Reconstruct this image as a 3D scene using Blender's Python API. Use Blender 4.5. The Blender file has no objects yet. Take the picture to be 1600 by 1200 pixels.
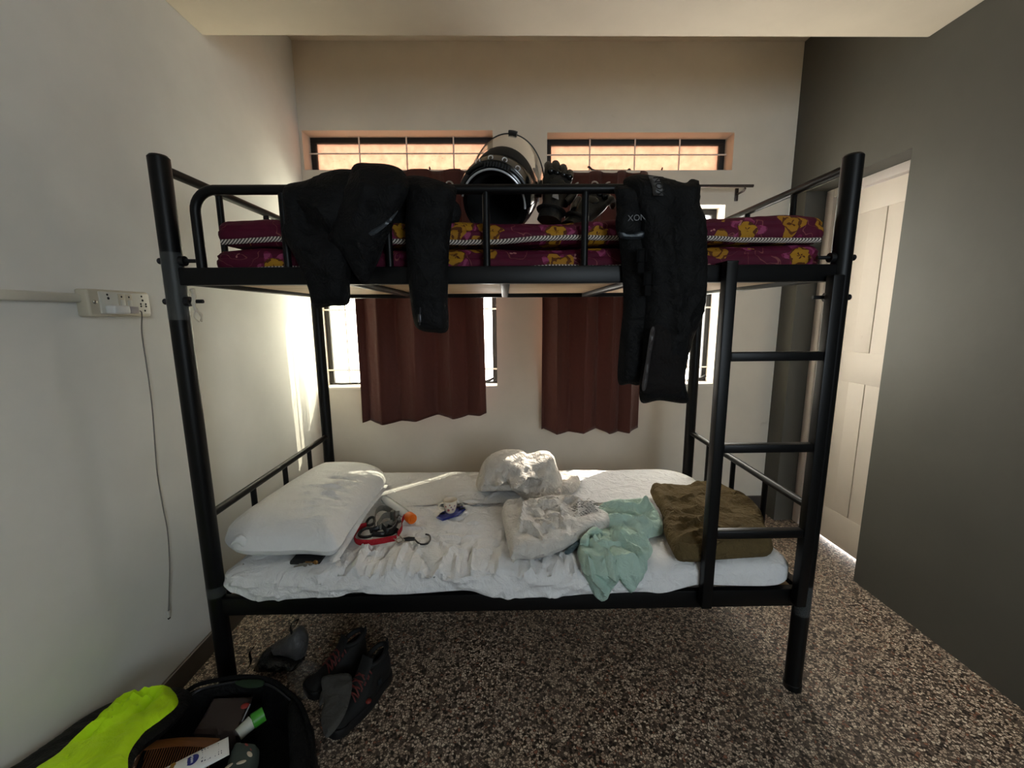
import bpy, bmesh, math, random
from mathutils import Vector, Matrix, noise
from mathutils.geometry import delaunay_2d_cdt
PI = math.pi
S = bpy.context.scene
COL = S.collection
rnd = random.Random(7)


def lin(c):
    """sRGB 0-255 to linear RGBA"""
    o = []
    for v in c:
        v /= 255.0
        o.append(v / 12.92 if v <= .04045 else ((v + .055) / 1.055) ** 2.4)
    return (*o, 1.0)


# ------------------------------------------------------------------ camera
cam = bpy.data.cameras.new('camera')
cam.sensor_width = 36.0
cam.sensor_fit = 'HORIZONTAL'
cam.lens = 14.664
cam.clip_start = .02
camo = bpy.data.objects.new('camera', cam)
COL.objects.link(camo)
right = Vector((0.9998456, -0.01607023, -0.00710765))
down = Vector((-0.00959917, -0.16071802, -0.98695368))
fwd = Vector((0.01471825, 0.98686953, -0.16084747))
camo.matrix_world = Matrix(((right.x, -down.x, -fwd.x, .95675),
                            (right.y, -down.y, -fwd.y, -1.25762),
                            (right.z, -down.z, -fwd.z, 1.28951),
                            (0, 0, 0, 1)))
S.camera = camo

# ------------------------------------------------------------------ daylight and exposure
S.view_settings.view_transform = 'Standard'
S.view_settings.look = 'None'
S.view_settings.gamma = 1.0
S.view_settings.exposure = 0.9
w = bpy.data.worlds.new('sky')
S.world = w
w.use_nodes = True
bg = w.node_tree.nodes['Background']
bg.inputs['Strength'].default_value = 1.0
# brighter hazy sky on the sun's side of the house, cooler and dimmer on the other
wt = w.node_tree
g_ = wt.nodes.new('ShaderNodeTexCoord')
sp_ = wt.nodes.new('ShaderNodeSeparateXYZ')
wt.links.new(g_.outputs['Generated'], sp_.inputs[0])
r_ = wt.nodes.new('ShaderNodeMapRange')
r_.inputs['From Min'].default_value = -.6
r_.inputs['From Max'].default_value = .6
wt.links.new(sp_.outputs[1], r_.inputs['Value'])
m_ = wt.nodes.new('ShaderNodeMixRGB')
m_.inputs[1].default_value = (4.4, 5.1, 5.6, 1)
m_.inputs[2].default_value = (15.5, 15.4, 15.0, 1)
wt.links.new(r_.outputs[0], m_.inputs[0])
wt.links.new(m_.outputs[0], bg.inputs['Color'])

sun = bpy.data.lights.new('sun', 'SUN')
sun.energy = 11
sun.color = (1.0, .95, .88)
sun.angle = .009
suno = bpy.data.objects.new('sun', sun)
COL.objects.link(suno)
suno.rotation_euler = Vector((-.575, -.505, -.643)).to_track_quat('-Z', 'Y').to_euler()


def skylight(name, loc, rot, sx, sy, power=None, color=(1, 1, 1)):
    l = bpy.data.lights.new(name, 'AREA')
    l.shape = 'RECTANGLE'
    l.size = sx
    l.size_y = sy
    if power is None:
        l.cycles.is_portal = True
    else:
        l.energy = power
        l.color = color
    o = bpy.data.objects.new(name, l)
    COL.objects.link(o)
    o.location = loc
    o.rotation_euler = rot
    return o


# sky portals in the four windows and an unseen opening added for front light
for x, z, sx, sy in ((.35, 2.23, 1.1, .24), (1.74, 2.23, 1.1, .24), (.36, 1.39, 1.1, 1.1), (1.74, 1.39, 1.1, 1.1)):
    skylight('portal_window', (x, 1.53, z), Vector((0, -1, 0)).to_track_quat('-Z', 'Y').to_euler(), sx, sy)
skylight('portal_added_opening', (2.12, -3.22, 1.65), Vector((0, 1, 0)).to_track_quat('-Z', 'Y').to_euler(), .95, 1.3)


# ------------------------------------------------------------------ node helpers
class N:
    def __init__(s, name):
        s.m = bpy.data.materials.new(name)
        s.m.use_nodes = True
        s.t = s.m.node_tree
        s.p = s.t.nodes['Principled BSDF']
        s.out = s.t.nodes['Material Output']
        s._co = None

    def n(s, typ, **kw):
        nd = s.t.nodes.new('ShaderNode' + typ)
        for k, v in kw.items():
            if k.startswith('i_'):
                k = k[2:].replace('_', ' ')
                nd.inputs[int(k) if k.isdigit() else k].default_value = v
            else:
                setattr(nd, k, v)
        return nd

    def l(s, a, b):
        s.t.links.new(a, b)

    @property
    def co(s):
        if s._co is None:
            s._co = s.n('TexCoord').outputs['Object']
        return s._co

    def mapped(s, scale=(1, 1, 1), rot=(0, 0, 0)):
        m = s.n('Mapping')
        m.inputs['Scale'].default_value = scale
        m.inputs['Rotation'].default_value = rot
        s.l(s.co, m.inputs['Vector'])
        return m.outputs[0]

    def noise(s, scale, detail=3, rough=.5, vec=None, dist=0):
        nd = s.n('TexNoise', i_Scale=scale, i_Detail=detail, i_Roughness=rough, i_Distortion=dist)
        s.l(vec or s.co, nd.inputs['Vector'])
        return nd.outputs[0]

    def ramp(s, fac, stops, interp='LINEAR'):
        r = s.n('ValToRGB')
        r.color_ramp.interpolation = interp
        e = r.color_ramp.elements
        while len(e) < len(stops):
            e.new(.5)
        for el, (p, c) in zip(e, stops):
            el.position = p
            el.color = c if len(c) == 4 else (*c, 1)
        s.l(fac, r.inputs[0])
        return r.outputs[0]

    def math(s, op, a, b=None, c=None):
        nd = s.n('Math', operation=op)
        for i, v in enumerate((a, b, c)):
            if v is None:
                continue
            if isinstance(v, (int, float)):
                nd.inputs[i].default_value = v
            else:
                s.l(v, nd.inputs[i])
        return nd.outputs[0]

    def mix(s, fac, a, b, blend='MIX'):
        nd = s.n('MixRGB', blend_type=blend)
        for i, v in enumerate((fac, a, b)):
            if isinstance(v, (int, float)):
                nd.inputs[i].default_value = v
            elif isinstance(v, tuple):
                nd.inputs[i].default_value = v
            else:
                s.l(v, nd.inputs[i])
        return nd.outputs[0]

    def bump(s, h, strength=.3, dist=.01, normal=None):
        b = s.n('Bump', i_Strength=strength, i_Distance=dist)
        s.l(h, b.inputs['Height'])
        if normal is not None:
            s.l(normal, b.inputs['Normal'])
        s.l(b.outputs[0], s.p.inputs['Normal'])
        return b.outputs[0]

    def color(s, c):
        if isinstance(c, tuple):
            s.p.inputs['Base Color'].default_value = c
        else:
            s.l(c, s.p.inputs['Base Color'])

    def set(s, **kw):
        for k, v in kw.items():
            s.p.inputs[k.replace('_', ' ')].default_value = v
        return s


def plain(name, c, rough=.6, metal=0, var=.12, scale=30, bump=.0, spec=.5):
    k = N(name)
    c = lin(c)
    d = tuple(v * (1 - var) for v in c[:3]) + (1,)
    k.color(k.mix(k.noise(scale, 4), d, c))
    k.set(Roughness=rough, Metallic=metal)
    k.p.inputs['Specular IOR Level'].default_value = spec
    if bump:
        k.bump(k.noise(scale * 4, 4), bump, .003)
    return k.m


def cloth(name, c, weave=900, wr=14, wr_s=.35, rough=.9, var=.15, sheen=0, translucent=0):
    """woven fabric: fine weave plus soft crease relief"""
    k = N(name)
    c = lin(c)
    d = tuple(v * (1 - var) for v in c[:3]) + (1,)
    k.color(k.mix(k.noise(60, 4), d, c))
    k.set(Roughness=rough)
    k.p.inputs['Specular IOR Level'].default_value = .2
    if sheen:
        k.p.inputs['Sheen Weight'].default_value = sheen
    b1 = k.bump(k.noise(wr, 5, .6, None, .6), wr_s * 1.6, .03)
    k.bump(k.noise(weave, 2), .15, .001, b1)
    if translucent:
        tr = k.n('BsdfTranslucent')
        tr.inputs['Color'].default_value = c
        mx = k.n('MixShader', i_0=translucent)
        k.l(k.p.outputs[0], mx.inputs[1])
        k.l(tr.outputs[0], mx.inputs[2])
        k.l(mx.outputs[0], k.out.inputs['Surface'])
    return k.m


# ------------------------------------------------------------------ mesh helpers
def obj(name, bm, mat, parent=None, smooth=True, sharp=.7):
    me = bpy.data.meshes.new(name)
    bmesh.ops.recalc_face_normals(bm, faces=bm.faces)
    bm.to_mesh(me)
    bm.free()
    for m in (mat if isinstance(mat, (list, tuple)) else [mat]):
        me.materials.append(m)
    if smooth:
        for p in me.polygons:
            p.use_smooth = True
        me.set_sharp_from_angle(angle=sharp)
    o = bpy.data.objects.new(name, me)
    COL.objects.link(o)
    if parent is not None:
        o.parent = parent
        o.matrix_parent_inverse = Matrix.Translation(-parent.location)
    return o


def tag(o, label, cat, group=None, kind=None):
    if label:
        o['label'] = label
    if cat:
        o['category'] = cat
    if group:
        o['group'] = group
    if kind:
        o['kind'] = kind
    return o


def thing(name, loc, label, cat, group=None):
    o = bpy.data.objects.new(name, None)
    o.empty_display_size = .05
    COL.objects.link(o)
    o.location = loc
    return tag(o, label, cat, group)


def struct(o):
    o['kind'] = 'structure'
    return o


def new():
    return bmesh.new()


def box(bm, lo, hi, bev=0, seg=2, mi=0):
    r = bmesh.ops.create_cube(bm, size=1)
    vs = r['verts']
    for v in vs:
        v.co = Vector([lo[i] + (hi[i] - lo[i]) * (v.co[i] + .5) for i in range(3)])
    fs = list({f for v in vs for f in v.link_faces})
    for f in fs:
        f.material_index = mi
    if bev:
        es = list({e for v in vs for e in v.link_edges})
        bmesh.ops.bevel(bm, geom=es, offset=bev, segments=seg, profile=.5, affect='EDGES')
    return bm


def frame_axes(t, up):
    n = up - t * up.dot(t)
    if n.length < 1e-4:
        n = Vector((1, 0, 0)) - t * t.x
        if n.length < 1e-4:
            n = Vector((0, 1, 0))
    n.normalize()
    return n, t.cross(n)


def tube(bm, pts, r, seg=12, closed=False, caps=True, flat=None, up=None, mi=0):
    """sweep a circle (or a flat ellipse flat=(a,b)) along pts; r may be a list"""
    pts = [Vector(p) for p in pts]
    n = len(pts)
    rings = []
    u = Vector(up) if up else None
    for i, p in enumerate(pts):
        a = pts[(i - 1) % n] if closed or i > 0 else p
        b = pts[(i + 1) % n] if closed or i < n - 1 else p
        t = (b - a).normalized()
        if up:
            nn, bb = frame_axes(t, Vector(up))
        else:
            if u is None:
                u = Vector((0, 0, 1)) if abs(t.z) < .9 else Vector((0, 1, 0))
            nn, bb = frame_axes(t, u)
            u = nn
        rr = r[i] if isinstance(r, (list, tuple)) else r
        ring = []
        for k in range(seg):
            an = 2 * PI * k / seg
            ca, sa = math.cos(an), math.sin(an)
            if flat:
                off = nn * (flat[0] * ca) + bb * (flat[1] * sa)
            else:
                off = (nn * ca + bb * sa) * rr
            ring.append(bm.verts.new(p + off))
        rings.append(ring)
    for i in range(n if closed else n - 1):
        A, B = rings[i], rings[(i + 1) % n]
        for k in range(seg):
            f = bm.faces.new((A[k], A[(k + 1) % seg], B[(k + 1) % seg], B[k]))
            f.material_index = mi
    if not closed and caps:
        for rg in (rings[0][::-1], rings[-1]):
            f = bm.faces.new(rg)
            f.material_index = mi
    return bm


def spline(pts, n=8, closed=False):
    """Catmull-Rom through pts"""
    P = [Vector(p) for p in pts]
    out = []
    m = len(P)
    for i in range(m if closed else m - 1):
        if closed:
            a, b, c, d = P[(i - 1) % m], P[i], P[(i + 1) % m], P[(i + 2) % m]
        else:
            a, b, c, d = P[max(i - 1, 0)], P[i], P[i + 1], P[min(i + 2, m - 1)]
        for k in range(n):
            t = k / n
            out.append(.5 * ((2 * b) + (c - a) * t + (2 * a - 5 * b + 4 * c - d) * t * t + (3 * b - a - 3 * c + d) * t ** 3))
    if not closed:
        out.append(P[-1])
    return out


def ball(bm, c, r, seg=20, rings=12, mat=None):
    m = Matrix.Translation(Vector(c)) @ (mat or Matrix.Identity(4)) @ Matrix.Diagonal((*(r if isinstance(r, (tuple, list)) else (r, r, r)), 1))
    bmesh.ops.create_uvsphere(bm, u_segments=seg, v_segments=rings, radius=1, matrix=m)
    return bm


def lathe(bm, prof, seg=24, mat=None, mi=0):
    """profile of (radius, z) turned about z"""
    M = mat or Matrix.Identity(4)
    rings = []
    for r, z in prof:
        if r < 1e-6:
            rings.append([bm.verts.new(M @ Vector((0, 0, z)))])
        else:
            rings.append([bm.verts.new(M @ Vector((r * math.cos(2 * PI * k / seg), r * math.sin(2 * PI * k / seg), z))) for k in range(seg)])
    for A, B in zip(rings, rings[1:]):
        for k in range(seg):
            a = [A[0]] if len(A) == 1 else [A[k], A[(k + 1) % seg]]
            b = [B[0]] if len(B) == 1 else [B[(k + 1) % seg], B[k]]
            if len(a) + len(b) > 2:
                f = bm.faces.new(a + b)
                f.material_index = mi
    return bm


def fbm(x, y, z=0, o=4):
    return noise.fractal(Vector((x, y, z)), .9, 2.1, o)


def inside(p, poly):
    c = False
    x, y = p
    for i in range(len(poly)):
        x1, y1 = poly[i]
        x2, y2 = poly[i - 1]
        if (y1 > y) != (y2 > y) and x < (x2 - x1) * (y - y1) / (y2 - y1) + x1:
            c = not c
    return c


def segdist(p, a, b):
    ax, ay = a
    bx, by = b
    dx, dy = bx - ax, by - ay
    L = dx * dx + dy * dy
    t = 0 if L == 0 else max(0, min(1, ((p[0] - ax) * dx + (p[1] - ay) * dy) / L))
    return math.hypot(p[0] - ax - t * dx, p[1] - ay - t * dy)


def puff(bm, outline, M, front, back=None, R=None, res=.012, relief=None, edge=.0, smooth_outline=True, mi=0):
    """a soft closed body over an outline in a plane: M(a, b, w) gives the world point; front/back are how far it
    bulges to +w/-w, R how far in from the rim the bulge is full, relief(a, b) extra folds on the front"""
    if smooth_outline:
        outline = [(v.x, v.y) for v in spline([(a, b, 0) for a, b in outline], 6, True)]
    n = len(outline)
    bd = []
    for i in range(n):
        a, b = outline[i], outline[(i + 1) % n]
        L = math.hypot(b[0] - a[0], b[1] - a[1])
        k = max(1, int(round(L / res)))
        for j in range(k):
            bd.append((a[0] + (b[0] - a[0]) * j / k, a[1] + (b[1] - a[1]) * j / k))
    # drop points that crowd together
    q = [bd[0]]
    for p in bd[1:]:
        if math.hypot(p[0] - q[-1][0], p[1] - q[-1][1]) > res * .35:
            q.append(p)
    bd = q
    nb = len(bd)
    xs = [p[0] for p in bd]
    ys = [p[1] for p in bd]
    pts = list(bd)
    dist = [0.0] * nb
    rg = random.Random(3)
    y = min(ys)
    row = 0
    while y < max(ys):
        x = min(xs) + (res * .5 if row % 2 else 0)
        while x < max(xs):
            p = (x + rg.uniform(-.12, .12) * res, y + rg.uniform(-.12, .12) * res)
            if inside(p, bd):
                d = min(segdist(p, bd[i], bd[i - 1]) for i in range(nb))
                if d > res * .5:
                    pts.append(p)
                    dist.append(d)
            x += res
        y += res * .87
        row += 1
    R = R or .03
    back = front if back is None else back
    r = delaunay_2d_cdt([Vector(p) for p in pts], [], [list(range(nb))], 1, 1e-6)
    vo, fo, vorig = r[0], r[2], r[3]
    F, B = [], []
    for i, v in enumerate(vo):
        src = vorig[i][0] if vorig[i] else None
        d = dist[src] if src is not None else 0
        t = min(d / R, 1)
        h = math.sqrt(max(0, 1 - (1 - t) ** 2))
        e = relief(v.x, v.y) if relief else 0
        wf = edge + front * h + e * (t if edge == 0 else 1)
        fv = bm.verts.new(M(v.x, v.y, wf))
        F.append(fv)
        if d == 0:
            B.append(fv if edge == 0 else bm.verts.new(M(v.x, v.y, e if edge else 0)))
        else:
            B.append(bm.verts.new(M(v.x, v.y, -back * h + (e if edge else 0))))
    for f in fo:
        for vs in ([F[i] for i in f], [B[i] for i in f][::-1]):
            if len(set(vs)) >= 3:
                try:
                    bm.faces.new(vs).material_index = mi
                except ValueError:
                    pass
    if edge:
        ids = {}
        for i in range(len(vo)):
            for s_ in vorig[i]:
                ids[s_] = i
        for k in range(nb):
            a, b = ids.get(k), ids.get((k + 1) % nb)
            if a is None or b is None or a == b:
                continue
            try:
                bm.faces.new((F[a], F[b], B[b], B[a])).material_index = mi
            except ValueError:
                pass
    return bm


def crumple(a, b, s, seed=0):
    """network of sharp creases between slack patches, 0 .. 1 deep"""
    q = Vector((a * s + .35 * fbm(a * s * .7, b * s * .7, seed), b * s + .35 * fbm(a * s * .7, b * s * .7, seed + 9), seed * 3.7))
    d = noise.voronoi(q)[0]
    return math.exp(-(d[1] - d[0]) / .16)


def creases(lines, base=0, sharp=False):
    """relief from crease lines: (height, width, (a,b), (a,b), ...)"""
    def f(a, b):
        v = base
        for h, wd, *pts in lines:
            d = min(segdist((a, b), pts[i], pts[i + 1]) for i in range(len(pts) - 1))
            if d < wd * 3:
                v += h * (math.exp(-d / wd) if sharp else math.exp(-(d / wd) ** 2))
        return v
    return f


def text_obj(name, body, size, M, mat, parent=None, extrude=.0006):
    cu = bpy.data.curves.new(name, 'FONT')
    cu.body = body
    cu.size = size
    cu.extrude = extrude
    cu.align_x = 'CENTER'
    cu.align_y = 'CENTER'
    o = bpy.data.objects.new(name, cu)
    COL.objects.link(o)
    dg = bpy.context.evaluated_depsgraph_get()
    me = bpy.data.meshes.new_from_object(o.evaluated_get(dg))
    bpy.data.objects.remove(o)
    me.transform(M)
    me.materials.clear()
    me.materials.append(mat)
    t = bpy.data.objects.new(name, me)
    COL.objects.link(t)
    if parent is not None:
        t.parent = parent
        t.matrix_parent_inverse = Matrix.Translation(-parent.location)
    return t


def axes(o, x, y, z):
    """matrix with columns x, y, z at o"""
    return Matrix(((x[0], y[0], z[0], o[0]), (x[1], y[1], z[1], o[1]), (x[2], y[2], z[2], o[2]), (0, 0, 0, 1)))


# ================================================================== materials
def wall_paint(name, c, var=.06, rough=.75, stain=None):
    k = N(name)
    c = lin(c)
    d = tuple(v * (1 - var * 2) for v in c[:3]) + (1,)
    col = k.mix(k.ramp(k.noise(2.3, 5, .6), [(.3, (0, 0, 0)), (.7, (1, 1, 1))]), d, c)
    if stain:
        col = k.mix(k.ramp(k.noise(9, 6, .7), [(.66, (0, 0, 0)), (.74, (.5, .5, .5))]), col, lin(stain))
    k.color(col)
    k.set(Roughness=rough)
    k.p.inputs['Specular IOR Level'].default_value = .25
    b = k.bump(k.noise(5, 3), .12, .03)
    k.bump(k.noise(260, 3), .1, .001, b)
    return k.m


M_WALL = wall_paint('white_wall_paint', (228, 227, 223))
M_WALLB = wall_paint('cream_wall_paint', (222, 213, 198), stain=(186, 174, 158))
M_GREY = wall_paint('dark_grey_wall_paint', (84, 83, 78), .05, .55)
M_CEIL = wall_paint('ceiling_paint', (215, 203, 184))
M_SKIRT = plain('brown_skirting_tile', (78, 70, 64), .45, var=.3)
M_DOOR = wall_paint('old_white_door_paint', (232, 222, 212), .05, .5, (210, 196, 184))
M_FRAMEP = wall_paint('mauve_white_frame_paint', (205, 196, 192), .08, .5)


def terrazzo():
    k = N('terrazzo')
    v = k.n('TexVoronoi', i_Scale=118.0)
    wv = k.n('TexNoise', i_Scale=60.0, i_Detail=2)
    k.l(k.co, wv.inputs['Vector'])
    warped = k.mix(.012, k.co, wv.outputs['Color'], 'ADD')
    k.l(warped, v.inputs['Vector'])
    sep = k.n('SeparateColor')
    k.l(v.outputs['Color'], sep.inputs[0])
    chips = k.ramp(sep.outputs[0], [(0, lin((40, 34, 31))), (.16, lin((104, 90, 80))), (.34, lin((176, 156, 138))),
                                   (.6, lin((206, 188, 168))), (.84, lin((230, 216, 196))), (.95, lin((150, 104, 84)))], 'CONSTANT')
    v2 = k.n('TexVoronoi', i_Scale=118.0, feature='DISTANCE_TO_EDGE')
    k.l(warped, v2.inputs['Vector'])
    body = k.mix(k.ramp(v2.outputs['Distance'], [(.05, (0, 0, 0)), (.16, (1, 1, 1))]), lin((78, 66, 57)), chips)
    dirt = k.mix(k.ramp(k.noise(1.8, 4), [(.3, (0, 0, 0)), (.7, (1, 1, 1))]), (.88, .85, .8, 1), (1, 1, 1, 1))
    k.color(k.mix(1.0, body, dirt, 'MULTIPLY'))
    k.set(Roughness=.42)
    return k.m


M_FLOOR = terrazzo()
M_BLACK = plain('black_enamel_steel', (9, 9, 10), .42, 0, .2, 40, 0, .22)
M_WINFRAME = plain('black_window_steel', (22, 20, 19), .6, 0, .4, 50)
M_GRILLE = plain('pale_painted_rod', (236, 226, 214), .6, 0, .2, 60)
M_SILL = plain('white_sill_plaster', (222, 214, 204), .7, var=.06)
M_PLY = N('plywood')
_c = M_PLY.noise(3, 6, .6, M_PLY.mapped((1, 9, 9)), 1.2)
M_PLY.color(M_PLY.ramp(_c, [(.3, lin((172, 140, 104))), (.6, lin((206, 176, 138))), (.75, lin((190, 158, 120)))]))
M_PLY = M_PLY.set(Roughness=.7).m
M_TAPE = N('clear_packing_film')
M_TAPE.set(Roughness=.22, Alpha=.09)
M_TAPE.color(lin((190, 195, 195)))
M_TAPE.bump(M_TAPE.noise(70, 4), .8, .006)
M_TAPE = M_TAPE.m


def frosted(name, tint, transp, scale, specks=None):
    """patterned window glass: part clear, part scattering"""
    k = N(name)
    c = lin(tint)
    n = k.noise(scale, 5, .6)
    col = k.mix(k.ramp(n, [(.35, (0, 0, 0)), (.65, (1, 1, 1))]), tuple(v * .82 for v in c[:3]) + (1,), c)
    if specks:
        sp = k.ramp(k.noise(38, 5, .65, k.mapped((1, 1, 1.7)), 1.5), [(.64, (0, 0, 0)), (.69, (1, 1, 1))])
        col = k.mix(k.math('MULTIPLY', sp, .55), col, lin(specks))
    tr = k.n('BsdfTransparent')
    tl = k.n('BsdfTranslucent')
    gl = k.n('BsdfGlossy')
    gl.inputs['Roughness'].default_value = .12
    k.l(col, tr.inputs[0])
    k.l(col, tl.inputs[0])
    m1 = k.n('MixShader', i_0=transp)
    k.l(tl.outputs[0], m1.inputs[1])
    k.l(tr.outputs[0], m1.inputs[2])
    m2 = k.n('MixShader', i_0=.05)
    k.l(m1.outputs[0], m2.inputs[1])
    k.l(gl.outputs[0], m2.inputs[2])
    k.l(m2.outputs[0], k.out.inputs['Surface'])
    return k.m


M_GLASS_VENT = frosted('dusty_peach_glass', (147, 125, 111), .35, 25, (70, 48, 34))
M_GLASS_LOW = frosted('pebbled_window_glass', (228, 226, 214), .7, 55)
M_GLASS_CLEAR = frosted('clear_window_glass', (252, 250, 246), .92, 20)

# ================================================================== room
XL, XR, YB, YF = -.2043, 2.6476, 1.3264, -3.2
ZC, ZS, YS = 2.7921, 2.3684, .5712
TB = .2                                             # back wall thickness
OPEN = [(-.188, .895, 2.127, 2.337), (1.207, 2.289, 2.122, 2.325), (-.182, .903, .855, 1.93), (1.207, 2.265, .855, 1.93)]


def wall_with_holes(name, axis, at, thick, u0, u1, v0, v1, holes, mat):
    """solid wall with rectangular holes right through it; axis is the one the wall faces"""
    us = sorted({u0, u1, *[h[0] for h in holes], *[h[1] for h in holes]})
    vs = sorted({v0, v1, *[h[2] for h in holes], *[h[3] for h in holes]})
    bm = new()

    def hole(i, j):
        a, b = (us[i] + us[i + 1]) / 2, (vs[j] + vs[j + 1]) / 2
        return any(h[0] < a < h[1] and h[2] < b < h[3] for h in holes)

    cache = {}

    def V(i, j, s):
        if (i, j, s) not in cache:
            d = at + (thick if s else 0)
            p = {'y': (us[i], d, vs[j]), 'x': (d, us[i], vs[j])}[axis]
            cache[i, j, s] = bm.verts.new(p)
        return cache[i, j, s]

    ni, nj = len(us) - 1, len(vs) - 1
    for i in range(ni):
        for j in range(nj):
            if hole(i, j):
                continue
            for s in (0, 1):
                bm.faces.new((V(i, j, s), V(i + 1, j, s), V(i + 1, j + 1, s), V(i, j + 1, s)))
            for (di, dj, a, b) in ((-1, 0, (i, j), (i, j + 1)), (1, 0, (i + 1, j), (i + 1, j + 1)), (0, -1, (i, j), (i + 1, j)), (0, 1, (i, j + 1), (i + 1, j + 1))):
                x, y = i + di, j + dj
                if not (0 <= x < ni and 0 <= y < nj) or hole(x, y):
                    bm.faces.new((V(*a, 0), V(*b, 0), V(*b, 1), V(*a, 1)))
    return struct(obj(name, bm, mat, None, False))


bm = box(new(), (XL - .3, YF - .2, -.12), (XR + .4, YB + TB, 0))
struct(obj('floor', bm, M_FLOOR, None, False))
wall_with_holes('wall_back', 'y', YB, TB, XL - .2, XR + .4, 0, ZC + .1, OPEN, M_WALLB)
struct(obj('wall_left', box(new(), (XL - .2, YF - .2, 0), (XL, YB, ZC + .1)), M_WALL, None, False))
DY0, DY1, DZ = .5755, 1.19, 1.9645
wall_with_holes('wall_right', 'x', XR, .16, YF - .2, YB, 0, ZC + .1, [(DY0, DY1, -.001, DZ)] if False else [(DY0, DY1, 0, DZ)], M_GREY)
wall_with_holes('wall_front', 'y', YF - .2, .2, XL, XR, 0, ZC + .1, [(1.65, 2.6, 1.0, 2.3)], M_WALL)  # unseen opening behind the camera, put in to let in front light
struct(obj('ceiling', box(new(), (XL - .2, YS, ZC), (XR + .4, YB + TB, ZC + .1)), M_CEIL, None, False))
struct(obj('ceiling_low_slab', box(new(), (XL, YF, ZS), (XR, YS, ZC + .1), .006, 2), M_CEIL, None, False))
struct(obj('baseboard_left', box(new(), (XL, YF, 0), (XL + .012, YB, .085), .003), M_SKIRT, None, False))
struct(obj('baseboard_back', box(new(), (XL + .012, YB - .012, 0), (XR, YB, .105), .003), M_SKIRT, None, False))


# ------------------------------------------------------------------ windows
def window(name, hole, panes, vbars, hbars, casement):
    """steel window set back in its hole, with a welded rod grille"""
    x0, x1, z0, z1 = hole
    root = bpy.data.objects.new(name, None)
    COL.objects.link(root)
    root.location = ((x0 + x1) / 2, YB + .1, z0)
    struct(root)
    yf = YB + .098
    t = .034 if not casement else .03
    bm = new()
    top = .03 if not casement else .035
    box(bm, (x0 + .002, yf, z1 - top), (x1 - .002, yf + .04, z1), .002)
    box(bm, (x0 + .002, yf, z0), (x1 - .002, yf + .04, z0 + t * .5), .002)
    box(bm, (x0 + .002, yf, z0 + t * .5), (x0 + t, yf + .04, z1 - top), .002)
    box(bm, (x1 - t, yf, z0 + t * .5), (x1 - .002, yf + .04, z1 - top), .002)
    if casement:
        for k in (1, 2):
            xx = x0 + (x1 - x0) * k / 3
            box(bm, (xx - .018, yf, z0 + t * .5), (xx + .018, yf + .04, z1 - top), .002)
    obj('window_frame', bm, M_WINFRAME, root)
    for (a, b, m) in panes:
        bm = box(new(), (a, yf + .018, z0 + t * .5), (b, yf + .022, z1 - top))
        obj('glass_pane', bm, m, root, False)
    bm = new()
    for xx in vbars:
        tube(bm, [(xx, yf - .012, z0), (xx, yf - .012, z1)], .0045, 8)
    for zz in hbars:
        tube(bm, [(x0, yf - .016, zz), (x1, yf - .016, zz)], .0045, 8)
    obj('grille', bm, M_GRILLE, root)
    if casement:
        bm = box(new(), (x0 + .001, YB - .006, z0 - .012), (x1 - .001, yf + .002, z0 + .004), .003)
        obj('sill', bm, M_SILL, root)
    return root


for i, (hole, xs) in enumerate(((OPEN[0], (.105, .383, .66)), (OPEN[1], (1.47, 1.74, 2.008)))):
    z0, z1 = hole[2:]
    wdw = window('window_%d' % (i + 1), hole, [(hole[0] + .03, hole[1] - .03, M_GLASS_VENT)], xs, [z0 + .55 * (z1 - z0)], False)
    # stay bar and peg on the bottom rail
    if i == 0:
        for xx in (.52,):
            bm = new()
            tube(bm, [(xx, YB + .06, z0), (xx, YB + .06, z0 + .022), (xx - .002, YB + .06, z0 + .036)], [.008, .006, .003], 8)
            obj('peg_handle', bm, M_WINFRAME, wdw)
    else:
        bm = new()
        tube(bm, [(1.452, YB + .05, z0 + .034), (1.463, YB + .05, z0 + .034), (1.478, YB + .05, z0 + .02), (1.50, YB + .05, z0 + .014), (1.70, YB + .05, z0 + .013)], .006, 8)
        ball(bm, (1.70, YB + .05, z0 + .015), .011, 10, 8)
        obj('stay_bar', bm, M_WINFRAME, wdw)
        bm = new()
        tube(bm, [(1.895, YB + .06, z0), (1.895, YB + .06, z0 + .012), (1.902, YB + .06, z0 + .034)], [.01, .006, .004], 8)
        obj('peg_handle', bm, M_WINFRAME, wdw)
for i, hole in enumerate(OPEN[2:]):
    x0, x1, z0, z1 = hole
    w3 = (x1 - x0) / 3
    bars = [x0 + (x1 - x0) * k / 8 for k in range(1, 8)]
    wdw = window('window_%d' % (i + 3), hole, [(x0 + .03, x0 + w3 - .018, M_GLASS_LOW), (x0 + w3 + .018, x0 + 2 * w3 - .018, M_GLASS_LOW), (x0 + 2 * w3 + .018, x1 - .03, M_GLASS_CLEAR)],
                 bars, [z0 + .1 + k * .38 for k in range(3)], True)
    bm = new()
    tube(bm, [(x1 - .10, YB + .07, z0 + .012), (x1 - .05, YB + .06, z0 + .03), (x1 - .02, YB + .06, z0 + .045)], .008, 8)
    tube(bm, [(x0 + .04, YB + .06, z0 + .02), (x0 + .09, YB + .055, z0 + .014), (x0 + .2, YB + .055, z0 + .02)], .006, 8)
    obj('stay_bar', bm, M_WINFRAME, wdw)

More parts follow.
